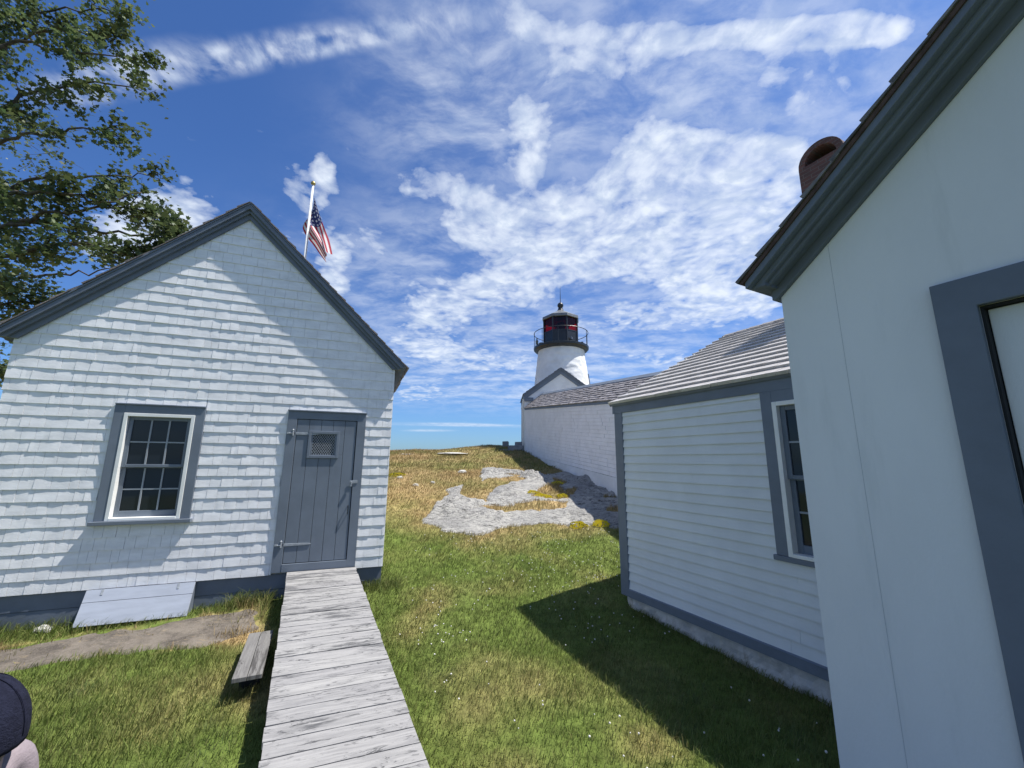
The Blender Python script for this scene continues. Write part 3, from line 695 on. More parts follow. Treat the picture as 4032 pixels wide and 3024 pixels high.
def make_boardwalk():
    rng = random.Random(5); F = FS
    def P(w, o, h):                        # w across 0..1, o away from the door, h above the deck line
        u0 = -1.160 + .106 * o; return F(u0 + .812 * w, o, -1.417 - .0505 * o + h)
    root = thing('boardwalk', 'weathered whitish plank ramp rising to the shed door', 'ramp', P(.5, 2., -.3))
    m = MB(); uv = []; o = .052; k = 0
    while o < 8.2:
        w = .1385; a, c = o + .0038 + rng.uniform(-.001, .001), o + w - .0038; j0, j1 = rng.uniform(-.006, .005), rng.uniform(-.005, .006); hz = rng.uniform(-.002, .002)
        n0 = len(m.v); nq = 8
        bot, top = [], []
        for q in range(nq + 1):
            f = -j0 + (1 + j0 + j1) * q / nq
            for (oo, hh) in ((a, -.036), (c, -.036), (c, 0), (a, 0)):
                e = .0012 * math.sin(q * 2.1 + k * 1.7 + (oo == a) * 2)
                m.v.append(P(f, oo + e, hh + hz)); uv.append((f * .81 + k * 3.7, oo + k * 1.3, k * 1.0))
        for q in range(nq):
            i = n0 + q * 4
            for x in range(4): m.f.append((i + x, i + (x + 1) % 4, i + 4 + (x + 1) % 4, i + 4 + x))
        m.f.append((n0 + 3, n0 + 2, n0 + 1, n0)); i = n0 + nq * 4; m.f.append((i, i + 1, i + 2, i + 3))
        o += w; k += 1
    d = obj('deck', m, M['plank'], root); set_vattr(d, 'uvw', uv)
    for w in (.05, .5, .95):
        s = MB(); s.box8([P(w - .025, .06, -.20), P(w + .025, .06, -.20), P(w + .025, 8.2, -.16), P(w - .025, 8.2, -.16), P(w - .025, .06, -.037), P(w + .025, .06, -.037), P(w + .025, 8.2, -.037), P(w - .025, 8.2, -.037)])
        so = obj('stringer', s, M['plank_grey'], root); set_vattr(so, 'uvw', [(v[1], v[0], 3.) for v in s.v])
    for o_ in (.4, 2.3, 4.2):
        for w in (.06, .94):
            p = MB(); p.box8([P(w - .04, o_, -.42), P(w + .04, o_, -.42), P(w + .04, o_ + .09, -.42), P(w - .04, o_ + .09, -.42), P(w - .04, o_, -.19), P(w + .04, o_, -.19), P(w + .04, o_ + .09, -.19), P(w - .04, o_ + .09, -.19)])
            po = obj('post', p, M['plank_grey'], root); set_vattr(po, 'uvw', [(v[2], v[0], 4.) for v in p.v])
make_boardwalk()

M['shade_wood'] = paint('shade_painted_wood', (.03, .029, .027), .9, .1, 20.)  # step legs: shade under the tread put into a near-black wood colour
def make_step():
    # two grey planks on short legs, lying along the ramp
    A = Vector((-2.50, 4.235, 0)); B = Vector((-2.11, 3.417, 0)); dl = (B - A).normalized(); dw = Vector((-dl.y, dl.x, 0)).normalized()
    root = thing('plank_step', 'low grey two plank wooden step beside the ramp', 'step', (A.x + .2, A.y - .35, -1.80 + H))
    z = -1.646 + H; wd = .20; Ln = (B - A).length
    def P(a, w, h): q = A + dl * a + dw * w; return (q.x, q.y, z + h)
    m = MB(); uv = []
    for k, (w0, w1) in enumerate(((0, .097), (.101, .20))):
        m.box8([P(0, w0, -.032), P(Ln, w0, -.032), P(Ln, w1, -.032), P(0, w1, -.032), P(0, w0, 0), P(Ln, w0, 0), P(Ln, w1, 0), P(0, w1, 0)])
        uv += [(a * Ln + k, w, k) for (a, w) in ((0, w0), (1, w0), (1, w1), (0, w1))] * 2
    t = obj('tread', m, M['plank_grey'], root, bevel=.003); set_vattr(t, 'uvw', uv)
    for a in (.12, Ln - .30):
        l = MB(); l.box8([P(a, .03, -.25), P(a + .08, .03, -.25), P(a + .08, .17, -.25), P(a, .17, -.25), P(a, .03, -.033), P(a + .08, .03, -.033), P(a + .08, .17, -.033), P(a, .17, -.033)])
        lo = obj('leg', l, M['shade_wood'], root); set_vattr(lo, 'uvw', [(v[2], v[0], 9.) for v in l.v])
make_step()

# ------------------------------------------------------------------ house wing with clapboards
def make_wing():
    rng = random.Random(21); F = FB; UE = 2.90
    root = thing('clapboard_wing', 'low white clapboard wing with grey trim and a silvery shingle roof', 'house', F(1.4, -2.5, -1.78))
    EZ, DEP, RZ = .761, 2.572, 2.133; RS = (RZ - EZ) / (DEP + .06)
    CB = .118; WU0, WU1, WZ0, WZ1 = 1.956, 2.80, -.77, .634
    wb = MB()
    wb.box(F, .0, WU0 + .07, -.12, -.006, -1.62, .72); wb.box(F, WU1 - .07, UE, -.12, -.006, -1.62, .72); wb.box(F, WU0 + .07, WU1 - .07, -.12, -.006, -1.62, WZ0); 
    # end wall under the gable
    wb.prism([F(0, -.12, -1.62), F(0, -.12, .72), F(0, -DEP, RZ - .06), F(0, -2 * DEP, .72), F(0, -2 * DEP, -1.62)], [F(.1, -.12, -1.62), F(.1, -.12, .72), F(.1, -DEP, RZ - .06), F(.1, -2 * DEP, .72), F(.1, -2 * DEP, -1.62)])
    wb.box(F, .1, UE + 2, -2 * DEP - .1, -2 * DEP, -1.62, .72)
    wb.box(F, WU0, WU1, -.5, -.46, -1., .8)
    obj('wall', wb, M['white_clap'], root)
    cl = MB(); e = .1005; z = -1.526
    while z < .634:
        z0, z1 = z, min(z + e + .008, .66)
        for (a, c) in (((CB, WU0), (WU1, UE)) if (z1 > WZ0 - .02) else ((CB, UE),)):
            a_ = a
            while a_ < c:
                b_ = min(a_ + rng.uniform(1.6, 3.2), c)
                if c - b_ < .3: b_ = c
                x0, x1 = a_, b_ - (.0015 if b_ < c else 0)
                t = .019 + rng.uniform(-.0015, .0015)
                cl.prism([F(x0, -.004, z0 + .004), F(x0, t, z0), F(x0, .003, z1), F(x0, -.004, z1)], [F(x1, -.004, z0 + .004), F(x1, t, z0), F(x1, .003, z1), F(x1, -.004, z1)]); a_ = b_
        z += e
    obj('clapboards', cl, M['white_clap'], root)
    ec = MB(); z = -1.526                  # end wall clapboards
    while z < RZ:
        w1 = -DEP - max(0, (RZ - .05 - z)) / RS if z > .6 else -2 * DEP; w0 = -DEP + max(0, (RZ - .05 - z)) / RS if z > .6 else -.1
        w0 = min(w0, -.1)
        if w0 - w1 > .1: ec.box8([F(-.0125, w0, z), F(0, w0, z), F(0, w1, z), F(-.0125, w1, z), F(-.003, w0, z + e), F(0, w0, z + e), F(0, w1, z + e), F(-.003, w1, z + e)])
        z += e
    obj('end_clapboards', ec, M['white_clap'], root)
    tr = MB(); o = .024
    tr.box(F, -.026, CB, -.0, o, -1.622, .634); tr.box(F, -.026, -.0, -.14, 0., -1.622, .634)
    obj('corner_board', tr, M['grey'], root, bevel=.003)
    fz = MB(); fz.box(F, -.03, UE, 0, .028, .634, .745); obj('frieze_board', fz, M['grey'], root, bevel=.003)
    wt = MB(); wt.box(F, CB, UE, 0, .028, -1.622, -1.538); wt.prism([F(CB, 0, -1.537), F(CB, .034, -1.537), F(CB, .012, -1.520), F(CB, 0, -1.520)], [F(UE, 0, -1.537), F(UE, .034, -1.537), F(UE, .012, -1.520), F(UE, 0, -1.520)])
    obj('water_table', wt, M['grey'], root, bevel=.002)
    # rubble foundation: a lumpy whitewashed face
    fb = MB(); nu, nz = 70, 10
    for i in range(nu + 1):
        for j in range(nz + 1):
            u = .03 + (UE + .1) * i / nu; z = -2.05 + (.43) * j / nz
            oo = -.035 + .03 * noise.noise(Vector((u * 5, z * 7, 3))) + .012 * noise.noise(Vector((u * 17, z * 21, 8)))
            fb.v.append(F(u, oo, z))
    for i in range(nu):
        for j in range(nz):
            a = i * (nz + 1) + j; fb.f.append((a, a + nz + 1, a + nz + 2, a + 1))
    fb.box(F, .03, UE, -.3, -.1, -2.05, -1.63); fb.box(F, .03, .2, -2 * DEP, -.3, -2.05, -1.63)
    obj('foundation', fb, M['foundation'], root)
    # roof: near and far slope
    sl = math.hypot(1, RS); run = (DEP + .06) * sl
    for sg in (1, -1):
        def P(a, s, h, sg=sg):
            d = (DEP + .06) - s / sl       # distance from ridge
            oo = -DEP + sg * d + sg * h * RS / sl; return F(-.075 + a, oo, RZ - d * RS + h / sl)
        dk = MB(); Lr = UE + .075 + (1.9 if sg < 0 else 0)
        dk.box8([P(0, 0, -.03), P(Lr, 0, -.03), P(Lr, run, -.03), P(0, run, -.03), P(0, 0, .0), P(Lr, 0, .0), P(Lr, run, .0), P(0, run, .0)])
        ro = obj('roof', dk, M['grey_dark'], root)
        roof_courses('roof_shingles', P, 15, run, Lr, rng, ro, (.47, .445, .42), .09, thick=.032, mat=M['roof_silver'], jit=.003)
    rc = MB()
    for sg in (1, -1):
        for k in range(14):
            a0 = -.075 + k * .215; a1 = a0 + .22
            rc.box8([F(a0, -DEP, RZ + .02), F(a1, -DEP, RZ + .013), F(a1, -DEP + sg * .10, RZ + .013 - .1 * RS), F(a0, -DEP + sg * .10, RZ + .02 - .1 * RS),
                     F(a0, -DEP, RZ + .038), F(a1, -DEP, RZ + .03), F(a1, -DEP + sg * .10, RZ + .03 - .1 * RS), F(a0, -DEP + sg * .10, RZ + .038 - .1 * RS)])
    ro = obj('ridge_cap', rc, M['roof_wood'], root); set_fcol(ro, [(.22, .21, .20)] * len(rc.f))
    rk = MB()
    for sg in (1, -1):
        rk.prism([F(-.052, -DEP, RZ - .03), F(-.052, -DEP, RZ - .15), F(-.052, -DEP + sg * (DEP + .03), EZ - .13), F(-.052, -DEP + sg * (DEP + .03), EZ - .01)], [F(-.014, -DEP, RZ - .03), F(-.014, -DEP, RZ - .15), F(-.014, -DEP + sg * (DEP + .03), EZ - .13), F(-.014, -DEP + sg * (DEP + .03), EZ - .01)])
    obj('rake_board', rk, M['grey'], root)
    make_window(F, root, WU0, WU1, WZ0, WZ1, .10, M['grey'], rows=2, head_cap=False, flat=.03, sill_out=.01)
    # arched brick chimney on the ridge
    ch = MB(); uc, ru, zs = 1.685, .285, 4.255; t0, t1 = -.42, .12; zb = RZ - .35
    ch.box(F, uc - ru, uc + ru, -DEP + t0, -DEP + t1, zb, zs + .02)
    # hood: a brick arch standing on the shaft
    n = 14
    for k in range(n):
        a0 = math.pi * k / n; a1 = math.pi * (k + 1) / n
        pts = [(uc + math.cos(a) * r_, zs + .021 + math.sin(a) * r_) for a, r_ in ((a0, ru - .085), (a1, ru - .085), (a1, ru), (a0, ru))]
        ch.ext(F, pts, -DEP + t0, -DEP + t1)
    uvs = []
    inv = [( (v[0] - BX) * bd[0] + (v[1] - BY) * bd[1], (v[0] - BX) * bn[0] + (v[1] - BY) * bn[1], v[2]) for v in ch.v]
    for (u, o_, z) in inv: uvs.append((u + o_ * 1.0, z, 0))
    c_ = obj('chimney', ch, M['brick'], root, bevel=.004); set_vattr(c_, 'uvw', uvs)
    fl = MB(); fl.box(F, uc - ru + .10, uc + ru - .10, -DEP - .30, -DEP - .12, zs + .022, zs + .16); obj('chimney_flue', fl, M['joint'], c_)
make_wing()

# ------------------------------------------------------------------ near house gable
def make_house():
    rng = random.Random(31); F = FE
    root = thing('gable_house', 'near white flush board house gable with dark grey door casing and heavy eaves', 'house', F(3.4, -3., -1.80))
    W = 6.8; mid = W / 2; B0 = .945; SLP = .79; D = 5.5
    dz1 = .76; du1 = .613; iu = .738; iz = .631; dw = .95
    def low(u): return B0 + SLP * (mid - abs(u - mid))
    b = MB()
    b.ext(F, [(0, -2.05), (iu, -2.05), (iu, iz), (iu + dw, iz), (iu + dw, -2.05), (W, -2.05), (W, low(W)), (mid, low(mid)), (0, low(0))], -.14, 0)
    b.ext(F, [(iu, -2.05), (iu + dw, -2.05), (iu + dw, -1.5), (iu, -1.5)], -.138, -.002)
    b.box(F, 0, .14, -D, -.14, -2.05, low(0)); b.box(F, W - .14, W, -D, -.14, -2.05, low(0))
    b.ext(F, [(0, -2.05), (W, -2.05), (W, low(0)), (mid, low(mid)), (0, low(0))], -D - .14, -D)
    obj('wall', b, M['white_board'], root)
    s = MB()
    for (u, w) in ((.262, .0007), (1.95, .0007), (2.6, .0007)):
        s.box(F, u - w, u + w, .0002, .0008, -1.95, low(u) - .01)
    obj('board_joint', s, M['seam'], root)
    for sgn in (-1, 1):
        def L(d, h): u = mid + sgn * d; return (u, B0 + SLP * (mid - d) + h)
        m = MB(); zo = B0 + .046; zi = B0 - .012
        prof = [(0.0004, .030, .0, .105, mid + .035, zi), (.030, .095, .062, .105, mid + .045, zo), (.095, .118, .045, .125, mid + .055, zo), (.118, .150, .085, .138, mid + .070, zo), (.150, .195, .104, .152, mid + .085, zo), (.006, .148, .066, .120, mid + .033, zo)]
        for (o0, o1, h0, h1, d1, zc) in prof:
            zc = min(zc, L(d1, h1)[1] - .006); dc = mid - (zc - h0 - B0) / SLP
            m.ext(F, [L(0, h0), L(dc, h0), (mid + sgn * d1, zc), L(d1, h1), L(0, h1)], o0, o1)
        e_ = MB(); ua, ub, uc_ = (mid + sgn * (mid + q) for q in (.083, .034, -.001))
        e_.prism([F(ua, .149, zo + .001), F(ua, .149, zo + .007), F(uc_, .149, zo + .062), F(uc_, .149, zo + .001)], [F(ua, -D, zo + .001), F(ua, -D, zo + .007), F(uc_, -D, zo + .062), F(uc_, -D, zo + .001)])
        e_.prism([F(ub, .0, zi + .001), F(ub, .0, zo), F(uc_, .0, zo), F(uc_, .0, zi + .001)], [F(ub, -D, zi + .001), F(ub, -D, zo), F(uc_, -D, zo), F(uc_, -D, zi + .001)])
        obj('eave_trim', e_, M['grey_dark'], root)
        obj('rake_trim', m, M['grey_dark'], root, bevel=.004)
        sl = math.hypot(1, SLP); De = mid + .098; run = De * sl; top = B0 + SLP * mid + .152
        def P(a, s, h, sgn=sgn):
            d = De - s / sl; return F(mid + sgn * (d + h * SLP / sl), .215 - a, top - d * SLP + h / sl)
        dk = MB(); Lr = D + .4
        dk.box8([P(.01, 0, -.004), P(Lr, 0, -.004), P(Lr, run, -.004), P(.01, run, -.004), P(.01, 0, .016), P(Lr, 0, .016), P(Lr, run, .016), P(.01, run, .016)])
        ro = obj('roof', dk, M['brown_edge'], root)
        def P2(a, s, h): return P(a, s, h + .018)
        roof_courses('roof_shingles', P2, 26, run, Lr, rng, ro, (.15, .14, .135), .3, thick=.017)
    fr = MB(); o = .030
    fr.ext(F, [(du1, -1.95), (iu, -1.95), (iu, iz), (iu + dw, iz), (iu + dw, -1.95), (iu + dw + .125, -1.95), (iu + dw + .125, dz1), (du1, dz1)], .0005, o)
    jb = MB(); jb.box(F, iu + .0005, iu + .009, -.10, .0004, -1.5, iz - .009); jb.box(F, iu + dw - .009, iu + dw - .0005, -.10, .0004, -1.5, iz - .009); jb.box(F, iu + .0005, iu + dw - .0005, -.10, .0004, iz - .009, iz - .0005); obj('door_jamb', jb, M['joint'], root)
    obj('door_frame', fr, M['grey_dark'], root, bevel=.004)
    d = MB(); g = .012; a, c, z0, z1 = iu + g, iu + dw - g, -1.48, iz - g; o1 = -.035
    st = .115; rails = [(z0, z0 + .2), (-.55, -.42), (z1 - .115, z1)]
    d.box(F, a, a + st, o1 - .04, o1, z0, z1); d.box(F, c - st, c, o1 - .04, o1, z0, z1); d.box(F, (a + c) / 2 - .05, (a + c) / 2 + .05, o1 - .04, o1, z0 + .2, z1 - .115)
    for (q0, q1) in rails:
        d.box(F, a + st, (a + c) / 2 - .05, o1 - .04, o1, q0, q1); d.box(F, (a + c) / 2 + .05, c - st, o1 - .04, o1, q0, q1)
    d.box(F, a + st - .005, c - st + .005, o1 - .034, o1 - .014, z0 + .1, z1 - .1)
    dd = obj('door', d, M['white_board'], root, bevel=.003)
    gp = MB(); gp.box(F, iu, iu + dw, -.135, -.10, -1.5, iz); obj('door_gap', gp, M['joint'], dd)
    kn = MB(); kn.tube([F(c - .06, o1, -.5), F(c - .06, o1 + .03, -.5), F(c - .06, o1 + .045, -.5), F(c - .06, o1 + .06, -.5)], [.012, .012, .028, .018], 12); obj('door_knob', kn, M['iron'], dd)
    th = MB(); th.box(F, du1 - .2, iu + dw + .3, .0, .6, -2.05, -1.66); obj('door_step', th, M['stone_step'], root, bevel=.01)
M['seam'] = paint('board_joint', (.40, .43, .46), .9, .0)
M['brown_edge'] = paint('reddish_cedar_edge', (.085, .055, .045), .9, .2, 20., .3, 80.)
make_house()

# ------------------------------------------------------------------ covered walkway up to the lighthouse
def make_walkway():
    rng = random.Random(41)
    Nn = Vector((2.66, 10.0, 0)); Ff = Vector((.58, 17.16, 0)); dv = (Nn - Ff).normalized(); Lv = (Nn - Ff).length
    LT = Lv + 3.45                          # runs on down behind the wing
    nv = Vector((dv.y, -dv.x, 0)); nv = nv if nv.x < 0 else -nv
    gr = (1.542 - 2.244) / Lv               # fall of the eave per metre away from the lighthouse
    def F(a, o, h):                         # a from the far end down, o out of the wall, h above the sloping eave line
        p = Ff + dv * a + nv * o; return (p.x, p.y, 2.244 + gr * a + h + H)
    WID = 1.50
    root = thing('covered_walkway', 'long low white brick covered walkway climbing to the lighthouse', 'passage', F(LT / 2, -.7, -2.3))
    b = MB(); b.box(F, .02, LT, -.12, 0, -1.95, -.02); b.box(F, .02, LT, -WID, -WID + .12, -1.95, -.02)
    # individual white blocks laid in courses along the slope
    bl = MB(); e = .105; z = -1.94; row = 0
    while z < -.12:
        a = .05 - (row % 2) * .2 - rng.uniform(0, .1)
        while a < LT:
            w = rng.uniform(.32, .52); a0 = max(a, .05) + .003; a1 = min(a + w, LT) - .003; a += w
            if a1 - a0 < .04: continue
            t = .018 + rng.uniform(-.005, .005)
            bl.box(F, a0, a1, 0.0005, t, z + .006, z + e - .006)
        z += e; row += 1
    wl = obj('wall', b, M['white_brick'], root); obj('brickwork', bl, M['white_brick'], root, bevel=.003)
    fo = MB(); fo.box(F, .02, LT, -.16, .03, -3.1, -1.955); fo.box(F, .02, LT, -WID, -WID + .12, -3.1, -1.955); obj('foundation', fo, M['white_stone'], root)
    fa = MB(); fa.box(F, .0, LT, .0, .035, -.105, -.012); obj('eave_board', fa, M['grey'], root)
    cb = MB(); cb.box(F, -.06, .05, -.02, .02, -1.95, -.02); obj('corner_board', cb, M['white_trim'], root)
    RH = .66; sl = math.hypot(1, RH / (WID / 2 + .06)); rs = RH / (WID / 2 + .06); run = (WID / 2 + .06) * sl
    for sg in (1, -1):
        def P(a, s, h, sg=sg):
            d = (WID / 2 + .06) - s / sl; return F(a, -WID / 2 + sg * (d + h * rs / sl), RH - .02 - d * rs + h / sl)
        dk = MB(); dk.box8([P(0, 0, -.03), P(LT, 0, -.03), P(LT, run, -.03), P(0, run, -.03), P(0, 0, 0), P(LT, 0, 0), P(LT, run, 0), P(0, run, 0)])
        ro = obj('roof', dk, M['grey_dark'], root)
        roof_courses('roof_shingles', P, 9, run, LT, rng, ro, (.25, .235, .235), .30, thick=.022, jit=.007)
    rc = MB()
    for sg in (1, -1):
        rc.box8([F(-.02, -WID / 2, RH + .0), F(LT, -WID / 2, RH + .0), F(LT, -WID / 2 + sg * .12, RH - .12 * rs), F(-.02, -WID / 2 + sg * .12, RH - .12 * rs), F(-.02, -WID / 2, RH + .022), F(LT, -WID / 2, RH + .022), F(LT, -WID / 2 + sg * .12, RH + .022 - .12 * rs), F(-.02, -WID / 2 + sg * .12, RH + .022 - .12 * rs)])
    obj('ridge_cap', rc, M['grey'], root)
make_walkway()

# ------------------------------------------------------------------ entry building at the tower foot
def make_entry():
    rng = random.Random(51)
    az = rad(-1.5); du = Vector((math.cos(az), -math.sin(az), 0)); dn = Vector((math.sin(az) * -1, -math.cos(az), 0)); O = Vector((.56, 17.2, 0))
    def F(u, o, z): p = O + du * u + dn * o; return (p.x, p.y, z + H)
    W, mid, EZ, PZ, D = 3.16, 1.58, 2.86, 4.03, 2.7
    SL = (PZ - EZ) / (mid + .03)
    root = thing('entry_building', 'small white gabled entry building at the lighthouse foot', 'building', F(mid, -1.2, .3))
    b = MB(); b.ext(F, [(0, .0), (W, .0), (W, EZ - .12), (mid, PZ - .14), (0, EZ - .12)], -.14, 0); b.box(F, 0, .14, -D, -.14, 0, EZ - .1); b.box(F, W - .14, W, -D, -.14, 0, EZ - .1)
    obj('wall', b, M['white_stone'], root)
    for sg in (-1, 1):
        def L(d, h): return (mid + sg * d, PZ - d * SL + h)
        m = MB(); m.ext(F, [L(0, -.27), L(mid + .02, -.27), L(mid + .03, -.03), L(0, -.03)], .002, .035); m.ext(F, [L(0, -.10), L(mid + .04, -.10), L(mid + .04, -.02), L(0, -.02)], .036, .06)
        u0 = mid + sg * (mid + .03); u1 = mid + sg * (mid - .36)
        m.box(F, min(u0, u1), max(u0, u1), .036, .055, EZ - .34, EZ - .17)
        m.box(F, min(u0, mid + sg * mid), max(u0, mid + sg * mid), -D, 0, EZ - .2, EZ - .05)
        obj('rake_board', m, M['grey'], root)
        sl = math.hypot(1, SL); run = (mid + .06) * sl
        def P(a, s, h, sg=sg):
            d = (mid + .06) - s / sl; return F(mid + sg * (d + h * SL / sl), .09 - a, PZ - .0 - d * SL + h / sl)
        dk = MB(); dk.box8([P(0, 0, -.03), P(D, 0, -.03), P(D, run, -.03), P(0, run, -.03), P(0, 0, 0), P(D, 0, 0), P(D, run, 0), P(0, run, 0)])
        ro = obj('roof', dk, M['grey_dark'], root); roof_courses('roof_shingles', P, 12, run, D, rng, ro, (.16, .15, .15), .25, thick=.018)
    # trim and pipe on the side wall
    dp = MB()
    dp.tube([F(-.05, -.35, EZ - .18), F(-.06, -.35, EZ - .5), F(-.05, -.35, .35)], .035, 8); obj('downspout', dp, M['white_trim'], root)
    df = MB(); df.box(F, -.035, -.002, -1.35, -1.20, .75, 2.45); df.box(F, -.035, -.002, -2.25, -2.10, .75, 2.45); df.box(F, -.05, -.002, -2.3, -1.15, 2.45, 2.6); obj('door_frame', df, M['white_trim'], root)
    dd = MB(); dd.box(F, -.012, -.002, -2.09, -1.36, .75, 2.44); obj('door', dd, M['grey_dark'], root)
make_entry()
def make_granite_steps():
    t = thing('granite_steps', 'dark granite block steps at the left side of the entry building', 'steps', (.05, 18.2, .3 + H))
    rng = random.Random(3)
    for (x0, x1, y0, y1, z0, z1) in ((-.50, .10, 17.3, 18.6, -.2, .46), (-.16, .50, 17.45, 18.5, -.2, .64), (.14, .52, 17.6, 18.4, -.1, .80), (-.40, -.14, 18.3, 19.0, .1, .86)):
        b = MB(); j = lambda: rng.uniform(-.02, .02)
        b.box8([(x0 + j(), y0 + j(), z0 + H), (x1 + j(), y0 + j(), z0 + H), (x1 + j(), y1 + j(), z0 + H), (x0 + j(), y1 + j(), z0 + H), (x0 + j(), y0 + j(), z1 + H + j()), (x1 + j(), y0 + j(), z1 + H + j()), (x1 + j(), y1 + j(), z1 + H + j()), (x0 + j(), y1 + j(), z1 + H + j())])
        obj('block', b, M['stone_step'], t, bevel=.02)
make_granite_steps()

# ------------------------------------------------------------------ lighthouse
def make_lighthouse():
    C = (2.44, 19.4, H); GZ = 5.44
    root = thing('lighthouse', 'white stone lighthouse with a black lantern room and red panes', 'lighthouse', (C[0], C[1], .25 + H))
    m = MB(); n, nz = 110, 120
    for k in range(nz + 1):
        z = .0 + (GZ + .02) * k / nz; r = 1.125 + (GZ - z) * .118
        for j in range(n):
            a = 2 * math.pi * j / n; p = Vector((math.cos(a) * r * 3.3, math.sin(a) * r * 3.3, z * 4.6))
            cell = noise.cell(p) if False else noise.noise(p) * .6 + noise.noise(p * 2.3) * .35
            rr = r + .040 * cell; m.v.append((C[0] + rr * math.cos(a), C[1] + rr * math.sin(a), C[2] + z))
    for k in range(nz):
        for j in range(n):
            j2 = (j + 1) % n; m.f.append((k * n + j, k * n + j2, (k + 1) * n + j2, (k + 1) * n + j))
    obj('tower', m, M['white_stone'], root, True)
    g = MB(); g.lathe(C, [(1.13, GZ - .10), (1.30, GZ - .06), (1.36, GZ - .0), (1.37, GZ + .10), (1.34, GZ + .115), (.5, GZ + .115)], 64); obj('gallery_deck', g, M['black'], root)
    rl = MB(); R = 1.345; ZR = GZ + .84
    rl.tube([(C[0] + R * math.cos(a), C[1] + R * math.sin(a), C[2] + ZR) for a in [2 * math.pi * k / 64 for k in range(65)]], .017, 8)
    for k in range(10):
        a = 2 * math.pi * (k + .15) / 10; x, y = C[0] + R * math.cos(a), C[1] + R * math.sin(a); rl.tube([(x, y, C[2] + GZ + .1), (x, y, C[2] + ZR)], .015, 6)
    obj('railing', rl, M['black'], root)
    # octagonal lantern: vertices at +-22.5 degrees about the direction to the viewer
    a_f = math.atan2(-C[1], -C[0]) - rad(3); RV = .885; Z0, Z1, Z2 = GZ + .115, GZ + .80, GZ + 1.62
    V = [(C[0] + RV * math.cos(a_f + rad(22.5 + 45 * k)), C[1] + RV * math.sin(a_f + rad(22.5 + 45 * k))) for k in range(8)]
    pn = MB(); fr = MB()
    for k in range(8):
        p, q = Vector(V[k]), Vector(V[(k + 1) % 8]); nrm = ((p + q) / 2 - Vector(C[:2])).normalized(); i_ = nrm * .035
        pn.box8([(*p, C[2] + Z0), (*q, C[2] + Z0), (*(q - i_), C[2] + Z0), (*(p - i_), C[2] + Z0), (*p, C[2] + Z1), (*q, C[2] + Z1), (*(q - i_), C[2] + Z1), (*(p - i_), C[2] + Z1)])
        fr.tube([(*p, C[2] + Z0), (*p, C[2] + Z2)], .038, 8)
        for (za, zb) in ((Z1, Z1 + .05), (Z2 - .13, Z2)):
            o_ = nrm * .012
            fr.box8([(*(p + o_), C[2] + za), (*(q + o_), C[2] + za), (*(q - i_), C[2] + za), (*(p - i_), C[2] + za), (*(p + o_), C[2] + zb), (*(q + o_), C[2] + zb), (*(q - i_), C[2] + zb), (*(p - i_), C[2] + zb)])
    lan = obj('lantern_wall', pn, M['black'], root); obj('lantern_frame', fr, M['black'], lan)
    for k in range(8):
        p, q = Vector(V[k]), Vector(V[(k + 1) % 8]); g_ = MB(); p, q = p + (q - p) * .04, q + (p - q) * .04
        nrm = ((p + q) / 2 - Vector(C[:2])).normalized() * .012; p2, q2 = p - nrm * 2, q - nrm * 2
        g_.poly([(*p2, C[2] + Z1 + .05), (*q2, C[2] + Z1 + .05), (*q2, C[2] + Z2 - .13), (*p2, C[2] + Z2 - .13)])
        obj('pane', g_, M['red_glass'] if k in (7, 0, 6, 3, 2, 4) else M['clear_glass'], lan)
    ins = MB(); ins.lathe(C, [(.0, Z1 - .25), (.30, Z1 - .25), (.30, Z1 + .02), (.22, Z1 + .06), (.24, Z1 + .2), (.24, Z2 - .3), (.16, Z2 - .2), (0, Z2 - .18)], 20); obj('lens', ins, M['black'], lan)
    ft = MB(); ft.lathe(C, [(.0, Z0 + .01), (.8, Z0 + .01)], 24); obj('lantern_floor', ft, M['black'], lan); ft = MB(); ft.lathe(C, [(.84, Z2 - .14), (.0, Z2 - .10)], 24); obj('lantern_ceiling', ft, M['black'], lan)
    rf = MB(); a0 = a_f + rad(22.5); rf.lathe(C, [(.93, Z2 - .12), (.965, Z2 - .10), (.95, Z2 + .03), (.13, Z2 + .47), (.0, Z2 + .5)], 8, a0); rfo = obj('lantern_roof', rf, M['lead'], root)
    bl = MB(); Zb = Z2 + .45; bl.lathe(C, [(.16, Zb), (.16, Zb + .05), (.10, Zb + .08), (.13, Zb + .13), (.09, Zb + .17)] + [(.155 * math.sin(t), Zb + .30 - .155 * math.cos(t)) for t in np.linspace(.6, math.pi, 12)], 20); obj('vent_ball', bl, M['black'], rfo, True)
    rd = MB(); rd.tube([(C[0], C[1], C[2] + Zb + .44), (C[0], C[1], C[2] + Zb + .9), (C[0], C[1], C[2] + Zb + 1.34)], [.022, .014, .005], 6); obj('lightning_rod', rd, M['black'], rfo)
    # a lamp and boxes on the gallery, bracket on the lantern wall
    to = Vector((-C[0], -C[1])).normalized(); rt = Vector((-to.y, to.x)); rt = rt if rt.x > 0 else -rt
    def G(r, f, z): p = Vector(C[:2]) + rt * r + to * f; return (p.x, p.y, C[2] + GZ + .115 + z)
    l = MB(); l.tube([G(-1.2, .1, .2), G(-1.2, .1, .36)], .07, 10); l.tube([G(-1.2, .1, .36), G(-1.2, .1, .44), G(-1.2, .1, .46)], [.08, .03, .02], 10); l.tube([G(-1.2, .1, .46), G(-1.2, .1, .50)], .03, 8)
    for dx in (-.06, .06): l.tube([G(-1.2 + dx, .1, 0), G(-1.2 + dx, .1, .2)], .013, 6)
    obj('gallery_lamp', l, M['iron_dull'], root)
    h = MB(); h.tube([G(-1.0, -.1, .0), G(-1.0, -.1, .30), G(-1.0, -.1, .33)], [.13, .13, .10], 14); obj('fog_horn', h, M['iron_dull'], root)
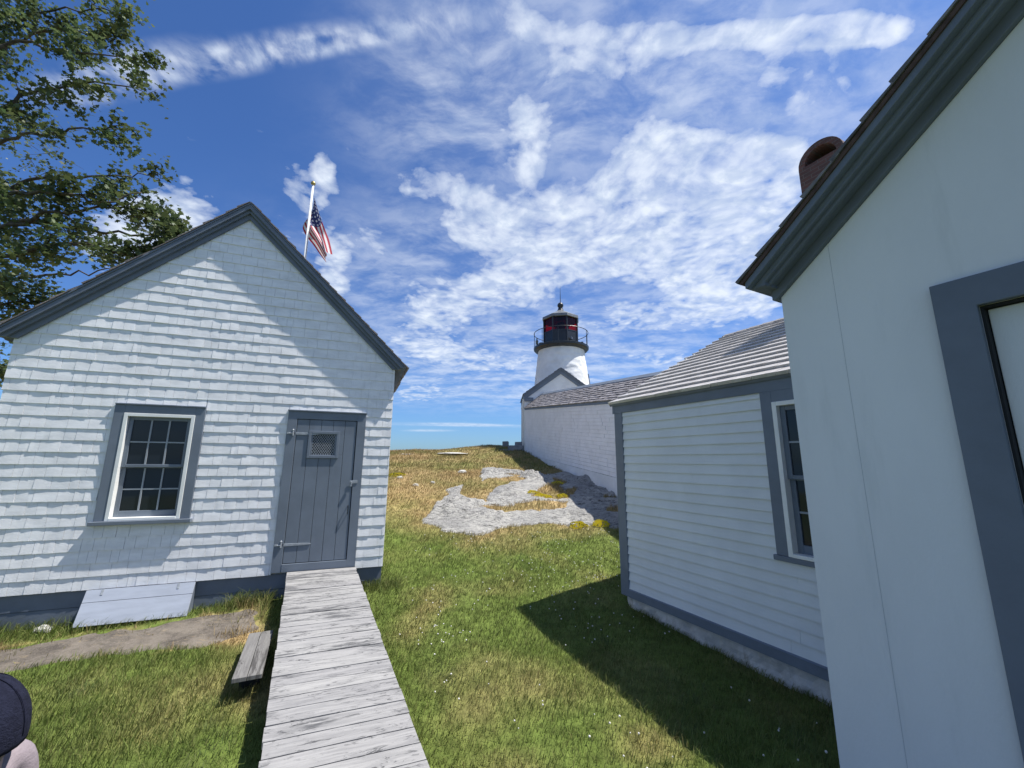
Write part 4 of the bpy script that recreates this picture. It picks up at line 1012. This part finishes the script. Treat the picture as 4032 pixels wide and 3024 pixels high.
    bx = MB(); p0, p1 = .98, 1.10; bx.box8([G(p0, -.1, 0), G(p1, -.1, 0), G(p1, .15, 0), G(p0, .15, 0), G(p0, -.1, .26), G(p1, -.1, .26), G(p1, .15, .26), G(p0, .15, .26)]); obj('junction_box', bx, M['black'], root)
    v = MB(); c0 = G(.50, .70, .26); v.tube([c0, G(.50, .76, .26), G(.50, .78, .36)], [.07, .07, .03], 10); obj('vent_cowl', v, M['grey_dark'], lan)
    sp = MB(); ang = math.atan2(to.y, to.x) + rad(88)
    sp.tube([(C[0] + (1.155 + (GZ - z) * .118) * math.cos(ang), C[1] + (1.155 + (GZ - z) * .118) * math.sin(ang), C[2] + z) for z in (4.2, 3.2, 2.0)], .025, 6); obj('conduit', sp, M['grey_dark'], root)
M['iron_dull'] = paint('dull_galvanised', (.22, .24, .22), .6, .1, 12., .1, 40., .4)
make_lighthouse()

# ------------------------------------------------------------------ flagpole and flag
def make_flag():
    P0 = Vector((-6.45, 11.5, 10.43))
    zb = float(ground_z(-6.45, 11.5)) + H
    root = thing('flagpole', 'white flagpole with a gilded ball behind the shed roof', 'flagpole', (-6.45, 11.5, zb))
    p = MB(); p.tube([(-6.45, 11.5, zb - .1), (-6.45, 11.5, zb + 4), (-6.45, 11.5, 10.40)], [.055, .047, .034], 12); obj('pole', p, M['pole'], root, True)
    b = MB(); b.lathe((-6.45, 11.5, 10.44), [(.03, -.05)] + [(.072 * math.sin(t), .03 - .072 * math.cos(t)) for t in np.linspace(.4, math.pi, 10)], 16); obj('finial', b, M['gold'], root, True)
    h = MB(); h.tube([(-6.39, 11.47, 10.36), (-6.40, 11.46, 8.2), (-6.40, 11.46, zb + 1.2)], .006, 5); obj('halyard', h, M['rope'], root)
    FT = [(-6.41, 11.5, 10.03), (-6.29, 11.5, 9.65), (-6.14, 11.5, 9.21), (-6.01, 11.5, 8.88), (-5.89, 11.5, 8.6), (-5.73, 11.5, 8.13)]
    FBm = [(-6.45, 11.5, 9.05), (-6.70, 11.55, 9.02), (-6.58, 11.6, 8.74), (-6.32, 11.6, 8.43), (-6.12, 11.6, 8.15), (-5.94, 11.6, 7.92)]
    def cv(L, s):
        x = s * (len(L) - 1); i = min(int(x), len(L) - 2); f = x - i
        P = [Vector(L[max(0, min(len(L) - 1, i + k))]) for k in (-1, 0, 1, 2)]
        return .5 * ((2 * P[1]) + (P[2] - P[0]) * f + (2 * P[0] - 5 * P[1] + 4 * P[2] - P[3]) * f * f + (3 * P[1] - P[0] - 3 * P[2] + P[3]) * f ** 3)
    m = MB(); uv = []; ns, nt = 60, 40
    for i in range(ns + 1):
        s = i / ns; a, c = cv(FT, s), cv(FBm, s)
        for j in range(nt + 1):
            t = j / nt; q = a.lerp(c, t)
            w = min(1, s * 3)
            q.y += w * (.13 * math.sin(t * 6.0 + s * 2.2) + .05 * math.sin(t * 13 - s * 5)) + .09
            q.x += w * .03 * math.sin(t * 9 + s * 3)
            m.v.append(tuple(q)); uv.append((s, t, 0))
    for i in range(ns):
        for j in range(nt):
            k = i * (nt + 1) + j; m.f.append((k, k + 1, k + nt + 2, k + nt + 1))
    f = obj('flag', m, M['flag'], None, True); set_vattr(f, 'uvw', uv)
    tag(f, 'red and white striped flag with a starred blue canton drooping from the pole', 'flag')
M['pole'] = paint('white_pole_paint', (.72, .73, .74), .45, .03, 5.)
make_flag()

# ------------------------------------------------------------------ tree
LIMBS = [[(-18.97, 10.19, 7.18), (-16.6, 10.04, 9.44), (-14.63, 9.77, 11.53), (-13.19, 10.2, 12.79), (-10.92, 10.03, 12.45)], [(-17.9, 9.49, 7.52), (-15.41, 9.06, 10.19), (-14.5, 9.35, 13.12), (-12.87, 9.49, 13.14), (-10.38, 9.06, 12.39)], [(-19.42, 10.26, 10.43), (-17.79, 10.55, 13.89), (-16.05, 10.69, 15.97), (-12.41, 10.26, 15.63)], [(-17.2, 9.36, 6.05), (-15.73, 9.65, 8.38), (-14.38, 9.79, 10.39), (-12.12, 9.36, 10.34), (-10.78, 9.65, 10.87)], [(-21.0, 11.25, 10.35), (-18.06, 10.87, 13.28), (-15.75, 10.88, 15.51), (-13.62, 11.25, 15.68)], [(-17.35, 9.04, 10.15), (-15.85, 9.19, 13.61), (-13.05, 8.76, 14.44), (-11.58, 9.05, 15.05)], [(-17.44, 9.68, 5.17), (-15.96, 10.05, 7.13), (-13.56, 9.67, 7.67), (-11.99, 9.68, 8.13), (-10.72, 10.05, 8.55), (-8.75, 9.67, 7.86)], [(-18.63, 10.27, 5.74), (-15.94, 10.28, 8.42), (-14.54, 10.65, 9.77), (-12.25, 10.27, 9.74), (-10.66, 10.28, 9.77)], [(-16.81, 9.45, 4.44), (-14.17, 9.07, 5.74), (-12.54, 9.08, 6.55), (-11.19, 9.45, 7.12), (-9.57, 9.07, 6.64), (-8.58, 9.08, 7.0)], [(-19.43, 10.85, 5.21), (-17.0, 10.99, 6.04), (-14.4, 10.56, 6.57), (-13.02, 10.85, 6.95), (-11.5, 10.98, 7.19)], [(-18.26, 10.39, 4.01), (-15.22, 9.96, 4.95), (-13.81, 10.25, 5.77), (-12.84, 10.39, 5.91)], [(-17.11, 9.37, 5.72), (-15.09, 9.38, 7.47), (-13.89, 9.75, 8.62), (-12.07, 9.37, 8.51), (-10.71, 9.38, 8.31), (-10.08, 9.75, 8.81)], [(-19.68, 11.27, 3.83), (-17.54, 11.7, 4.32), (-15.18, 11.53, 4.22)], [(-18.37, 10.19, 5.35), (-15.92, 10.04, 7.05), (-13.39, 9.77, 7.88), (-12.18, 10.2, 8.01), (-10.13, 10.03, 7.7), (-9.02, 9.77, 7.77)]]
def make_tree():
    rng = random.Random(77); tx, ty = -20.5, 10.3; zb = float(ground_z(tx, ty)) + H
    root = thing('maple_tree', 'large leafy maple with long wind blown limbs reaching over the shed', 'tree', (tx, ty, zb))
    wood = MB(); leafV = []; leafC = []
    trunk = [(tx, ty, zb - .2), (tx + .1, ty, zb + 2.5), (tx - .1, ty + .1, zb + 6), (tx + .2, ty, zb + 10), (tx + .6, ty, zb + 14.5)]
    tk = MB(); tk.tube(trunk, [.55, .42, .34, .24, .10], 14)
    def cat(L, n):
        out = []; m = len(L) - 1
        for k in range(n + 1):
            x = k / n * m; i = min(int(x), m - 1); f = x - i; P = [Vector(L[max(0, min(m, i + q))]) for q in (-1, 0, 1, 2)]
            out.append(.5 * ((2 * P[1]) + (P[2] - P[0]) * f + (2 * P[0] - 5 * P[1] + 4 * P[2] - P[3]) * f * f + (3 * P[1] - P[0] - 3 * P[2] + P[3]) * f ** 3))
        return out
    def rv(s): return Vector((rng.gauss(0, s), rng.gauss(0, s), rng.gauss(0, s)))
    SH = [(0, -.5), (.22, -.32), (.5, -.28), (.30, .02), (.44, .28), (.16, .2), (0, .56), (-.16, .2), (-.44, .28), (-.30, .02), (-.5, -.28), (-.22, -.32)]
    def leaf(p, base):
        sz = rng.uniform(.06, .17); nrm = (Vector((0, 0, 1)) + rv(.62)).normalized(); d = (Vector((.7, 0, -.35)) + rv(.5)); d = (d - nrm * d.dot(nrm)).normalized(); x = d.cross(nrm)
        pts = [p + (x * a + d * (b + .5)) * sz + nrm * (-abs(a) * .25 * sz) for a, b in SH]
        leafV.append(pts); k = rng.random(); c = (np.array((.058, .095, .040)) * (1 - k) + np.array((.125, .155, .058)) * k) * base; leafC.append(c)
    def spray(p, d, n, base):
        for _ in range(n): leaf(p + d * rng.uniform(-.1, .3) + rv(.11), base)
    for li, L in enumerate(LIMBS):
        base_pt = Vector(L[0]); tz = max(zb + 2.6, base_pt.z - 1.4)
        pts = cat([(tx + .05, ty, tz)] + L, 34)
        pts = [p + rv(.035) for p in pts]
        r0 = .10; wood.tube(pts, [r0 * (1 - k / 36) ** 1.15 + .008 for k in range(len(pts))], 7)
        for k in range(9, len(pts)):
            t = (pts[k] - pts[k - 1]).normalized(); f = k / 34
            for _ in range(rng.choice((1, 2, 2, 2))):
                d = (t * .75 + rv(.62) + Vector((.32, 0, .05))).normalized(); ln = rng.uniform(.35, 1.05) * (1.15 - .45 * f)
                if k > 31: ln *= .7
                if noise.noise(pts[k] * 1.1 + Vector((li * 3.1, 0, 0))) < -.08: continue                                   # gaps in the crown
                tw = [pts[k]]; q = pts[k].copy(); dd = d.copy()
                for s_ in range(4):
                    dd = (dd + rv(.22) + Vector((.10, 0, -.05))).normalized(); q = q + dd * ln / 4; tw.append(q.copy())
                wood.tube(tw, [.017, .013, .010, .007, .004], 5, False)
                base = rng.choice((.65, .85, 1., 1., 1.2, 1.45))
                for s_ in (1, 2, 3, 4):
                    spray(tw[s_], dd, rng.choice((3, 8, 13, 17)), base)
                    if rng.random() < .5:
                        e = (dd + rv(.7)).normalized() * rng.uniform(.15, .4); wood.tube([tw[s_], tw[s_] + e], [.007, .003], 4, False); spray(tw[s_] + e, e.normalized(), rng.choice((5, 8, 10)), base)
    # the crown beyond the frame, so that the tree stands whole
    for _ in range(900):
        a = rng.uniform(0, 2 * math.pi); r = 5.0 * math.sqrt(rng.random()); z = zb + rng.uniform(5, 15.5); p = Vector((tx - 1.5 + r * math.cos(a) * .9, ty + 1.5 + r * math.sin(a), z))
        if p.x > -16.5: continue
        wood.tube([p, p + rv(.35)], [.012, .004], 4, False); spray(p, rv(.5), 12, rng.uniform(.7, 1.2))
    obj('trunk', tk, M['bark'], root, True); obj('branches', wood, M['bark'], root, True)
    me = bpy.data.meshes.new('crown'); n = len(leafV); V = np.array(leafV, dtype=np.float32).reshape(-1, 3) - np.array(root.location, dtype=np.float32)
    k = len(SH)
    me.vertices.add(n * k); me.vertices.foreach_set('co', V.ravel()); me.loops.add(n * k); me.loops.foreach_set('vertex_index', np.arange(n * k, dtype=np.int32))
    me.polygons.add(n); me.polygons.foreach_set('loop_start', np.arange(0, n * k, k, dtype=np.int32)); me.update(); me.validate()
    o = bpy.data.objects.new('crown', me); COL.objects.link(o); o.parent = root; me.materials.append(M['leaf']); set_fcol(o, leafC)
    print('leaves', n)
make_tree()

# ------------------------------------------------------------------ grass
def inside(F_inv, x, y, u0, u1, o0, o1):
    u, o = F_inv(x, y); return (u > u0) & (u < u1) & (o > o0) & (o < o1)
def inv_s(x, y): return (x - SX) * math.cos(SA) + (y - SY) * math.sin(SA), (x - SX) * math.sin(SA) - (y - SY) * math.cos(SA)
def inv_b(x, y): return (x - BX) * bd[0] + (y - BY) * bd[1], (x - BX) * bn[0] + (y - BY) * bn[1]
def inv_e(x, y): return (x - EX) * bd[0] + (y - EY) * bd[1], (x - EX) * bn[0] + (y - EY) * bn[1]
def make_grass():
    R = np.random.default_rng(7)
    zones = [  # x0,x1,y0,y1,density,blade width,height
        (-4.6, 2.4, 1.2, 2.6, 5200, .0034, .055), (-6.6, 2.9, 2.6, 4.4, 4300, .0042, .055), (-8.0, 2.6, 4.4, 6.4, 3000, .0055, .055), (-6.0, 2.9, 6.4, 9.0, 1700, .0075, .06), (-6, 3.0, 9, 13, 900, .010, .075), (-7.5, 2.8, 13, 20, 420, .015, .085)]
    P = []
    for (x0, x1, y0, y1, dn, w, h) in zones:
        n = int((x1 - x0) * (y1 - y0) * dn); x = R.uniform(x0, x1, n); y = R.uniform(y0, y1, n)
        P.append(np.stack([x, y, np.full(n, w), np.full(n, h)], 1))
    # tall fringe along the shed skirt, wing foundation and ramp
    def fringe(n, F, ua, ub, oa, ob, h, w=.005):
        u = R.uniform(ua, ub, n); o = oa + (ob - oa) * R.random(n) ** 1.6
        pts = np.array([F(a, b, 0)[:2] for a, b in zip(u, o)]); P.append(np.concatenate([pts, np.full((n, 1), w), np.full((n, 1), h)], 1))
    fringe(2600, FS, -4.6, -1.3, .0, .30, .11); fringe(900, FS, -1.75, -1.30, .02, .9, .17); fringe(500, FS, -.25, .25, .0, .25, .11); fringe(700, FB, -.1, 2.9, -.02, .12, .07, .004)
    P = np.concatenate(P); x, y = P[:, 0], P[:, 1]
    fx = np.abs(x) / np.maximum(y, .1) < 1.45
    u, o = inv_s(x, y); ok = fx & ~((u > S_L) & (u < .0) & (o < -.0) & (o > -5.4))
    ok &= ~((u > -1.12 + .106 * o) & (u < -.40 + .106 * o) & (o > 0)); ok &= ~((u > -3.1) & (u < -2.12) & (o < .17) & (o > -.1))
    u, o = inv_b(x, y); ok &= ~((u > .02) & (o < -.02))
    u, o = inv_e(x, y); ok &= ~((u > 0) & (o < .01))
    pd = poly_sd(x, y, PATH); straw = np.exp(-((x + 2.85) ** 2 / .05 + (y - 4.55) ** 2 / .03)); straw_e = (fbm(x * 2.5, y * 2.5, 72) - .5) * .5
    ok &= (pd < .02 + np.maximum(straw_e, -.05)) | (straw > .25 + .3 * R.random(len(x))) | (R.random(len(x)) < .02 + .16 * (fbm(x * 3, y * 3, 86) > .56))
    rs = rock_sd(x, y); ok &= rs < .015
    ok &= ~((x > .58) & (y > 16.9)); wx = 2.66 + (y - 10) * (-2.08 / 7.16); ok &= ~((x > wx - .03) & (y > 7.5))
    P = P[ok]; x, y = P[:, 0], P[:, 1]; n = len(x)
    clump = fbm(x * 1.6, y * 1.6, 91); cl2 = fbm(x * 5, y * 5, 92)
    hgt = P[:, 3] * R.uniform(.45, 1.3, n) * (.45 + 1.15 * clump) * (.7 + .6 * cl2)
    long_ = np.where((x < -2.0) & (y < 4.3), 1.55, 1.0); hgt *= long_
    d = dry_mask(x, y); d = np.clip(d + 1.1 * np.exp(-((x + 2.85) ** 2 / .06 + (y - 4.55) ** 2 / .04)) + .5 * (poly_sd(x, y, PATH) > -.02), 0, 1); hgt = hgt * np.where(poly_sd(x, y, PATH) > .0, .55, 1.); mixr = R.random(n); dryb = np.clip(d * 1.0 + (mixr - .5) * .55, 0, 1)
    k = R.random(n)[:, None]; n2 = fbm(x * 2.2, y * 2.2, 95)[:, None]
    g = GREEN * (1 - k) + GREEN2 * k; g = g * (.62 + .76 * n2)
    blue = np.clip((fbm(x * 3.1, y * 3.1, 97) - .62) * 5, 0, 1)[:, None] * .5; g = g * (1 - blue) + np.array([.085, .12, .06]) * blue
    k2 = R.random(n)[:, None]; dr = (DRY * k2 + DRY2 * (1 - k2)) * 1.08
    col = g * (1 - dryb[:, None]) + dr * dryb[:, None]; col *= R.uniform(.72, 1.25, n)[:, None]
    z = ground_z(x, y) - .006
    an = R.uniform(0, 2 * np.pi, n); w = P[:, 2] * R.uniform(.6, 1.3, n)
    bx, by = np.cos(an) * w / 2, np.sin(an) * w / 2
    wind = np.where(x < -2, .75, .42); la = R.normal(.3, 1.35, n); lean = hgt * (.35 + .9 * R.random(n)) * 1.0
    lx = np.cos(la) * lean * (.55 + wind * .5); ly = np.sin(la) * lean * .6
    V = np.zeros((n, 5, 3), np.float32)
    V[:, 0] = np.stack([x - bx, y - by, z], 1); V[:, 1] = np.stack([x + bx, y + by, z], 1)
    V[:, 2] = np.stack([x + lx * .38 + bx * .8, y + ly * .38 + by * .8, z + hgt * .62], 1); V[:, 3] = np.stack([x + lx * .38 - bx * .8, y + ly * .38 - by * .8, z + hgt * .62], 1)
    V[:, 4] = np.stack([x + lx, y + ly, z + hgt * (1 - .25 * R.random(n))], 1)
    V[:, :, 2] += H
    me = bpy.data.meshes.new('grass'); me.vertices.add(n * 5); me.vertices.foreach_set('co', V.ravel())
    b = np.arange(n, dtype=np.int32)[:, None] * 5
    loops = np.concatenate([b + np.array([0, 1, 2, 3], dtype=np.int32), b + np.array([3, 2, 4], dtype=np.int32)], 1).ravel()
    me.loops.add(len(loops)); me.loops.foreach_set('vertex_index', loops)
    ls = (np.arange(n, dtype=np.int32)[:, None] * 7 + np.array([0, 4], dtype=np.int32)).ravel(); me.polygons.add(2 * n); me.polygons.foreach_set('loop_start', ls); me.update()
    o_ = bpy.data.objects.new('grass', me); COL.objects.link(o_); me.materials.append(M['grass'])
    set_fcol(o_, np.repeat(col, 2, axis=0)); o_['kind'] = 'stuff'; tag(o_, 'mown green lawn turning to dry tan grass up the hill', 'grass')
    print('blades', n)
    # white clover heads in the lawn
    m = MB(); spots = []
    while len(spots) < 360:
        x, y = R.uniform(-1.6, 2.4), R.uniform(2.2, 8.2)
        p = .12 + .88 * (fbm(np.array([x * 1.1]), np.array([y * 1.1]), 101)[0] > .52)
        if x > 1.3 and y > 6.0: p = 1.
        if R.random() > p: continue
        u, o = inv_b(x, y)
        if u > -.05 and o < .1: continue
        u, o = inv_s(x, y)
        if u < .05 and o > -5 and u < .05 + .106 * max(o, 0): continue
        if rock_sd(np.array([x]), np.array([y]))[0] > -.1: continue
        spots.append((x, y))
    for (x, y) in spots:
        z = float(ground_z(x, y)) + H + R.uniform(.03, .06); r = R.uniform(.0045, .0085)
        m.lathe((x, y, z), [(.001, -r), (r * .8, -r * .5), (r, 0), (r * .7, r * .7), (.001, r)], 6)
    f = obj('clover_flowers', m, M['flower'], None, True); f['kind'] = 'stuff'; tag(f, 'white clover heads scattered through the mown lawn', 'flowers')
make_grass()

# ------------------------------------------------------------------ stones and stonecrop
def make_stones():
    spec = [(-4.93, 4.66, .085, 'small white stone in the grass by the cellar hatch'), (-1.52, 12.76, .13, 'pale boulder in the tan grass just above the ledge'), (-2.57, 11.13, .085, 'white stone alone in the dry grass left of the ledge'),
            (-3.22, 11.92, .085, 'flat white stone beside the yellow stonecrop near the shed'), (-2.16, 11.38, .07, 'tiny pale stone at the upper left of the ledge'), (-2.45, 16.9, .75, 'long pale flat stone on the hill crest'), (-4.3, 16.7, .34, 'flat pale stone on the crest beside the shed corner')]
    rng = random.Random(8)
    for (x, y, r, lab) in spec:
        z = float(ground_z(x, y)) + H - (.035 if r > .3 else 0); m = MB(); n, k = 20, 9; long_ = 1.0 if r < .3 else 1.
        fl = .55 if r < .25 else .075
        for i in range(k + 1):
            t = math.pi * i / k
            for j in range(n):
                a = 2 * math.pi * j / n; p = Vector((math.sin(t) * math.cos(a), math.sin(t) * math.sin(a), math.cos(t))); q = 1 + .35 * noise.noise(p * 1.7 + Vector((x, y, 0))) + .12 * noise.noise(p * 5 + Vector((y, x, 0)))
                m.v.append((x + p.x * r * q, y + p.y * r * q * .6, z + p.z * r * q * fl + .01))
        for i in range(k):
            for j in range(n):
                j2 = (j + 1) % n; m.f.append((i * n + j, (i + 1) * n + j, (i + 1) * n + j2, i * n + j2))
        o = obj('stone', m, M['rock_light'], None, False); tag(o, lab, 'stone', 'loose pale stones in the grass')
    yl = [(1.76, 8.22, .13, 1., 'brightest yellow stonecrop clump at the wing end of the ledge'), (1.32, 8.22, .14, .7, 'yellow stonecrop strip along the lower edge of the ledge'), (.78, 9.95, .16, .8, 'yellow stonecrop at the lower side of the grassy pocket in the ledge'),
          (1.28, 11.45, .13, .7, 'yellow stonecrop on the shaded edge above the grassy pocket'), (.57, 10.30, .12, .8, 'yellow stonecrop at the left tip of the grassy pocket'), (1.22, 9.98, .11, .6, 'small yellow stonecrop at the right of the grassy pocket'), (-3.45, 12.2, .25, .4, 'faint yellow stonecrop patch on the dry slope near the shed')]
    for (x, y, r, br, lab) in yl:
        m = MB(); cols = []
        for _ in range(int(260 * (r / .13))):
            a = rng.uniform(0, 6.28); q = r * math.sqrt(rng.random()); px, py = x + q * math.cos(a) * 1.3, y + q * math.sin(a) * .8; s = rng.uniform(.010, .02); h = .02 + .055 * (1 - (q / r) ** 2) * rng.uniform(.5, 1)
            z = float(ground_z(px, py)) + H + max(0, float(rock_h(np.array([px]), np.array([py]))[0])) + h; d = rng.uniform(0, 3.1)
            m.poly([(px - s * math.cos(d), py - s * math.sin(d), z - s * .5), (px + s * math.cos(d), py + s * math.sin(d), z), (px, py, z + s)]); m.poly([(px + s * math.sin(d), py - s * math.cos(d), z), (px - s * math.sin(d), py + s * math.cos(d), z - s * .4), (px, py, z + s * .9)])
            c = (.78, .68, .05) if rng.random() < br + .15 else (.14, .15, .03); cols += [c, c]
        o = obj('stonecrop', m, M['yellow']); set_fcol(o, cols); tag(o, lab, 'plant', 'yellow stonecrop on the ledge')
M['rock_light'] = paint('pale_stone', (.55, .54, .50), .9, .15, 12., .8, 30., .2)
make_stones()

# ------------------------------------------------------------------ onlooker at the left edge
def make_person():
    hx, hy, hz = -1.40, 1.19, -.70
    gz = float(ground_z(hx - .05, hy)) + H
    root = thing('person', 'person in a dark navy cap and mauve grey top at the left edge', 'person', (hx - .02, hy, gz))
    Z = hz + H; s = (Z + .12 - gz) / 1.70         # figure scale from its height
    def P(x, y, z): return (x * s, y * s, z * s)  # figure looks to -x (left), stands at the origin
    def skin(name, pts, edges, radii, mat, parent, sub=2):
        me = bpy.data.meshes.new(name); me.from_pydata(pts, edges, []); o = bpy.data.objects.new(name, me); COL.objects.link(o); o.parent = parent
        me.materials.append(mat); m = o.modifiers.new('skin', 'SKIN'); m.use_smooth_shade = True
        for i, r in enumerate(radii): me.skin_vertices[0].data[i].radius = (r[0] * s, r[1] * s) if isinstance(r, tuple) else (r * s, r * s)
        me.skin_vertices[0].data[0].use_root = True
        sb = o.modifiers.new('sub', 'SUBSURF'); sb.levels = sub; sb.render_levels = sub; return o
    # body: pelvis root, spine, neck, head, arms with hands, legs with feet
    pts = [P(0, 0, .90), P(0, 0, 1.05), P(.01, 0, 1.22), P(.01, 0, 1.38), P(0, 0, 1.46), P(-.02, 0, 1.54), P(-.03, 0, 1.62)]
    rad_ = [(.13, .10), (.12, .10), (.135, .105), (.10, .08), .052, .075, .07]; ed = [(i, i + 1) for i in range(6)]
    for sg in (-1, 1):
        b = len(pts); pts += [P(.02, sg * .17, 1.37), P(.03, sg * .21, 1.12), P(-.03, sg * .22, .90), P(-.05, sg * .22, .83)]; rad_ += [.055, .042, .032, (.018, .036)]; ed += [(3, b), (b, b + 1), (b + 1, b + 2), (b + 2, b + 3)]
        for f, dy in enumerate((-.024, -.008, .008, .024)):
            q = len(pts); pts += [P(-.058, sg * .22 + dy, .775), P(-.066, sg * .22 + dy, .735 - .01 * (f in (1, 2)))]; rad_ += [.0095, .008]; ed += [(b + 3, q), (q, q + 1)]
        q = len(pts); pts += [P(-.085, sg * .20, .82), P(-.10, sg * .20, .785)]; rad_ += [.011, .009]; ed += [(b + 3, q), (q, q + 1)]
        b = len(pts); pts += [P(0, sg * .095, .84), P(-.01, sg * .10, .48), P(.02, sg * .10, .09), P(-.09, sg * .11, .035)]; rad_ += [.085, .055, .036, .035]; ed += [(0, b), (b, b + 1), (b + 1, b + 2), (b + 2, b + 3)]
    body = skin('body', pts, ed, rad_, M['skin'], root)
    # clothing shells a little larger than the body
    tp = [P(0, 0, .84), P(0, 0, 1.05), P(.01, 0, 1.22), P(.01, 0, 1.385), P(.0, 0, 1.44)]; tr = [(.15, .12), (.14, .115), (.15, .12), (.115, .092), .066]; te = [(i, i + 1) for i in range(4)]
    for sg in (-1, 1):
        b = len(tp); tp += [P(.02, sg * .175, 1.375), P(.03, sg * .212, 1.12), P(-.02, sg * .22, .93)]; tr += [.068, .054, .044]; te += [(3, b), (b, b + 1), (b + 1, b + 2)]
    skin('shirt', tp, te, tr, M['shirt'], root)
    jp = [P(0, 0, .92), P(0, 0, .86)]; jr = [(.145, .115), (.145, .115)]; je = [(0, 1)]
    for sg in (-1, 1):
        b = len(jp); jp += [P(0, sg * .10, .80), P(-.01, sg * .105, .48), P(.02, sg * .105, .08)]; jr += [.098, .068, .055]; je += [(1, b), (b, b + 1), (b + 1, b + 2)]
    skin('trousers', jp, je, jr, M['jeans'], root)
    for sg in (-1, 1):
        skin('shoe', [P(.05, sg * .105, .04), P(-.05, sg * .11, .04), P(-.13, sg * .115, .03)], [(0, 1), (1, 2)], [.048, .045, .035], M['shoe'], root)
    # head details; the head is turned away so only cap, hair and a cheek show
    def ell(name, c, r, mat, zlo=-1., zhi=1., n=28, k=16, fn=None):
        m = MB(); o0 = Vector(root.location)
        for i in range(k + 1):
            t = zlo + (zhi - zlo) * i / k; rr = math.sqrt(max(0, 1 - t * t))
            for j in range(n):
                a = 2 * math.pi * j / n; q = Vector((c[0] + r[0] * rr * math.cos(a), c[1] + r[1] * rr * math.sin(a), c[2] + r[2] * t))
                if fn: q = fn(q, t, a)
                m.v.append(tuple(q))
        for i in range(k):
            for j in range(n):
                j2 = (j + 1) % n; m.f.append((i * n + j, i * n + j2, (i + 1) * n + j2, (i + 1) * n + j))
        m.f.append(tuple(k * n + j for j in range(n))); m.f.append(tuple(range(n))[::-1]); return obj(name, m, mat, root, True)
    hc = (hx - .01, hy, Z)
    ell('head', (hc[0], hc[1], Z - .035), (.088, .072, .105), M['skin'])
    for sg in (-1, 1): ell('ear', (hc[0] + .005, hc[1] + sg * .075, Z - .045), (.018, .010, .03), M['skin'], n=12, k=8)
    nz_ = MB(); nz_.tube([(hc[0] - .085, hc[1], Z - .02), (hc[0] - .108, hc[1], Z - .05), (hc[0] - .09, hc[1], Z - .06)], [.008, .014, .010], 8); obj('nose', nz_, M['skin'], root, True)
    for sg in (-1, 1): ell('eye', (hc[0] - .077, hc[1] + sg * .03, Z - .02), (.011, .013, .010), M['white_trim'], n=12, k=8)
    mo = MB(); mo.tube([(hc[0] - .084, hc[1] - .024, Z - .085), (hc[0] - .09, hc[1], Z - .087), (hc[0] - .084, hc[1] + .024, Z - .085)], [.003, .006, .003], 6); obj('mouth', mo, M['lip'], root, True)
    ell('hair', (hc[0] + .012, hc[1], Z - .028), (.090, .079, .10), M['hair'], -.62, .6)
    ell('cap', (hc[0] + .004, hc[1], Z - .012), (.122, .108, .140), M['cap'], -.15, 1.0, fn=lambda q, t, a: q + Vector((0, 0, -.012 * (1 - t) * math.cos(a))))
    for q in range(6):
        a = q * math.pi / 3 + .3; sm = MB(); sm.tube([(hc[0] + .004 + .1225 * math.cos(t_) * math.cos(a), hc[1] + .1085 * math.cos(t_) * math.sin(a), Z - .012 + .1405 * math.sin(t_)) for t_ in np.linspace(-.1, 1.52, 14)], .0012, 5); obj('cap_seam', sm, M['cap'], root, True)
    bt = MB(); bt.tube([(hc[0] + .004, hc[1], Z + .122), (hc[0] + .004, hc[1], Z + .135)], [.012, .006], 10); obj('cap_button', bt, M['cap'], root, True)
    br = MB()
    for i in range(13):
        a = math.pi + (i - 6) * .17
        for (r_, dz) in ((.090, 0), (.17 - .002 * (i - 6) ** 2, -.022)):
            br.v.append((hc[0] + r_ * math.cos(a), hc[1] + r_ * .85 * math.sin(a), Z - .012 + dz))
    nv = len(br.v); br.v += [(x, y, z - .006) for (x, y, z) in br.v]
    for i in range(12): k = i * 2; br.f += [(k, k + 1, k + 3, k + 2), (nv + k + 2, nv + k + 3, nv + k + 1, nv + k), (k + 1, nv + k + 1, nv + k + 3, k + 3)]
    obj('cap_brim', br, M['cap'], root, True)
M['lip'] = paint('lip', (.40, .20, .18), .5, .03)
make_person()
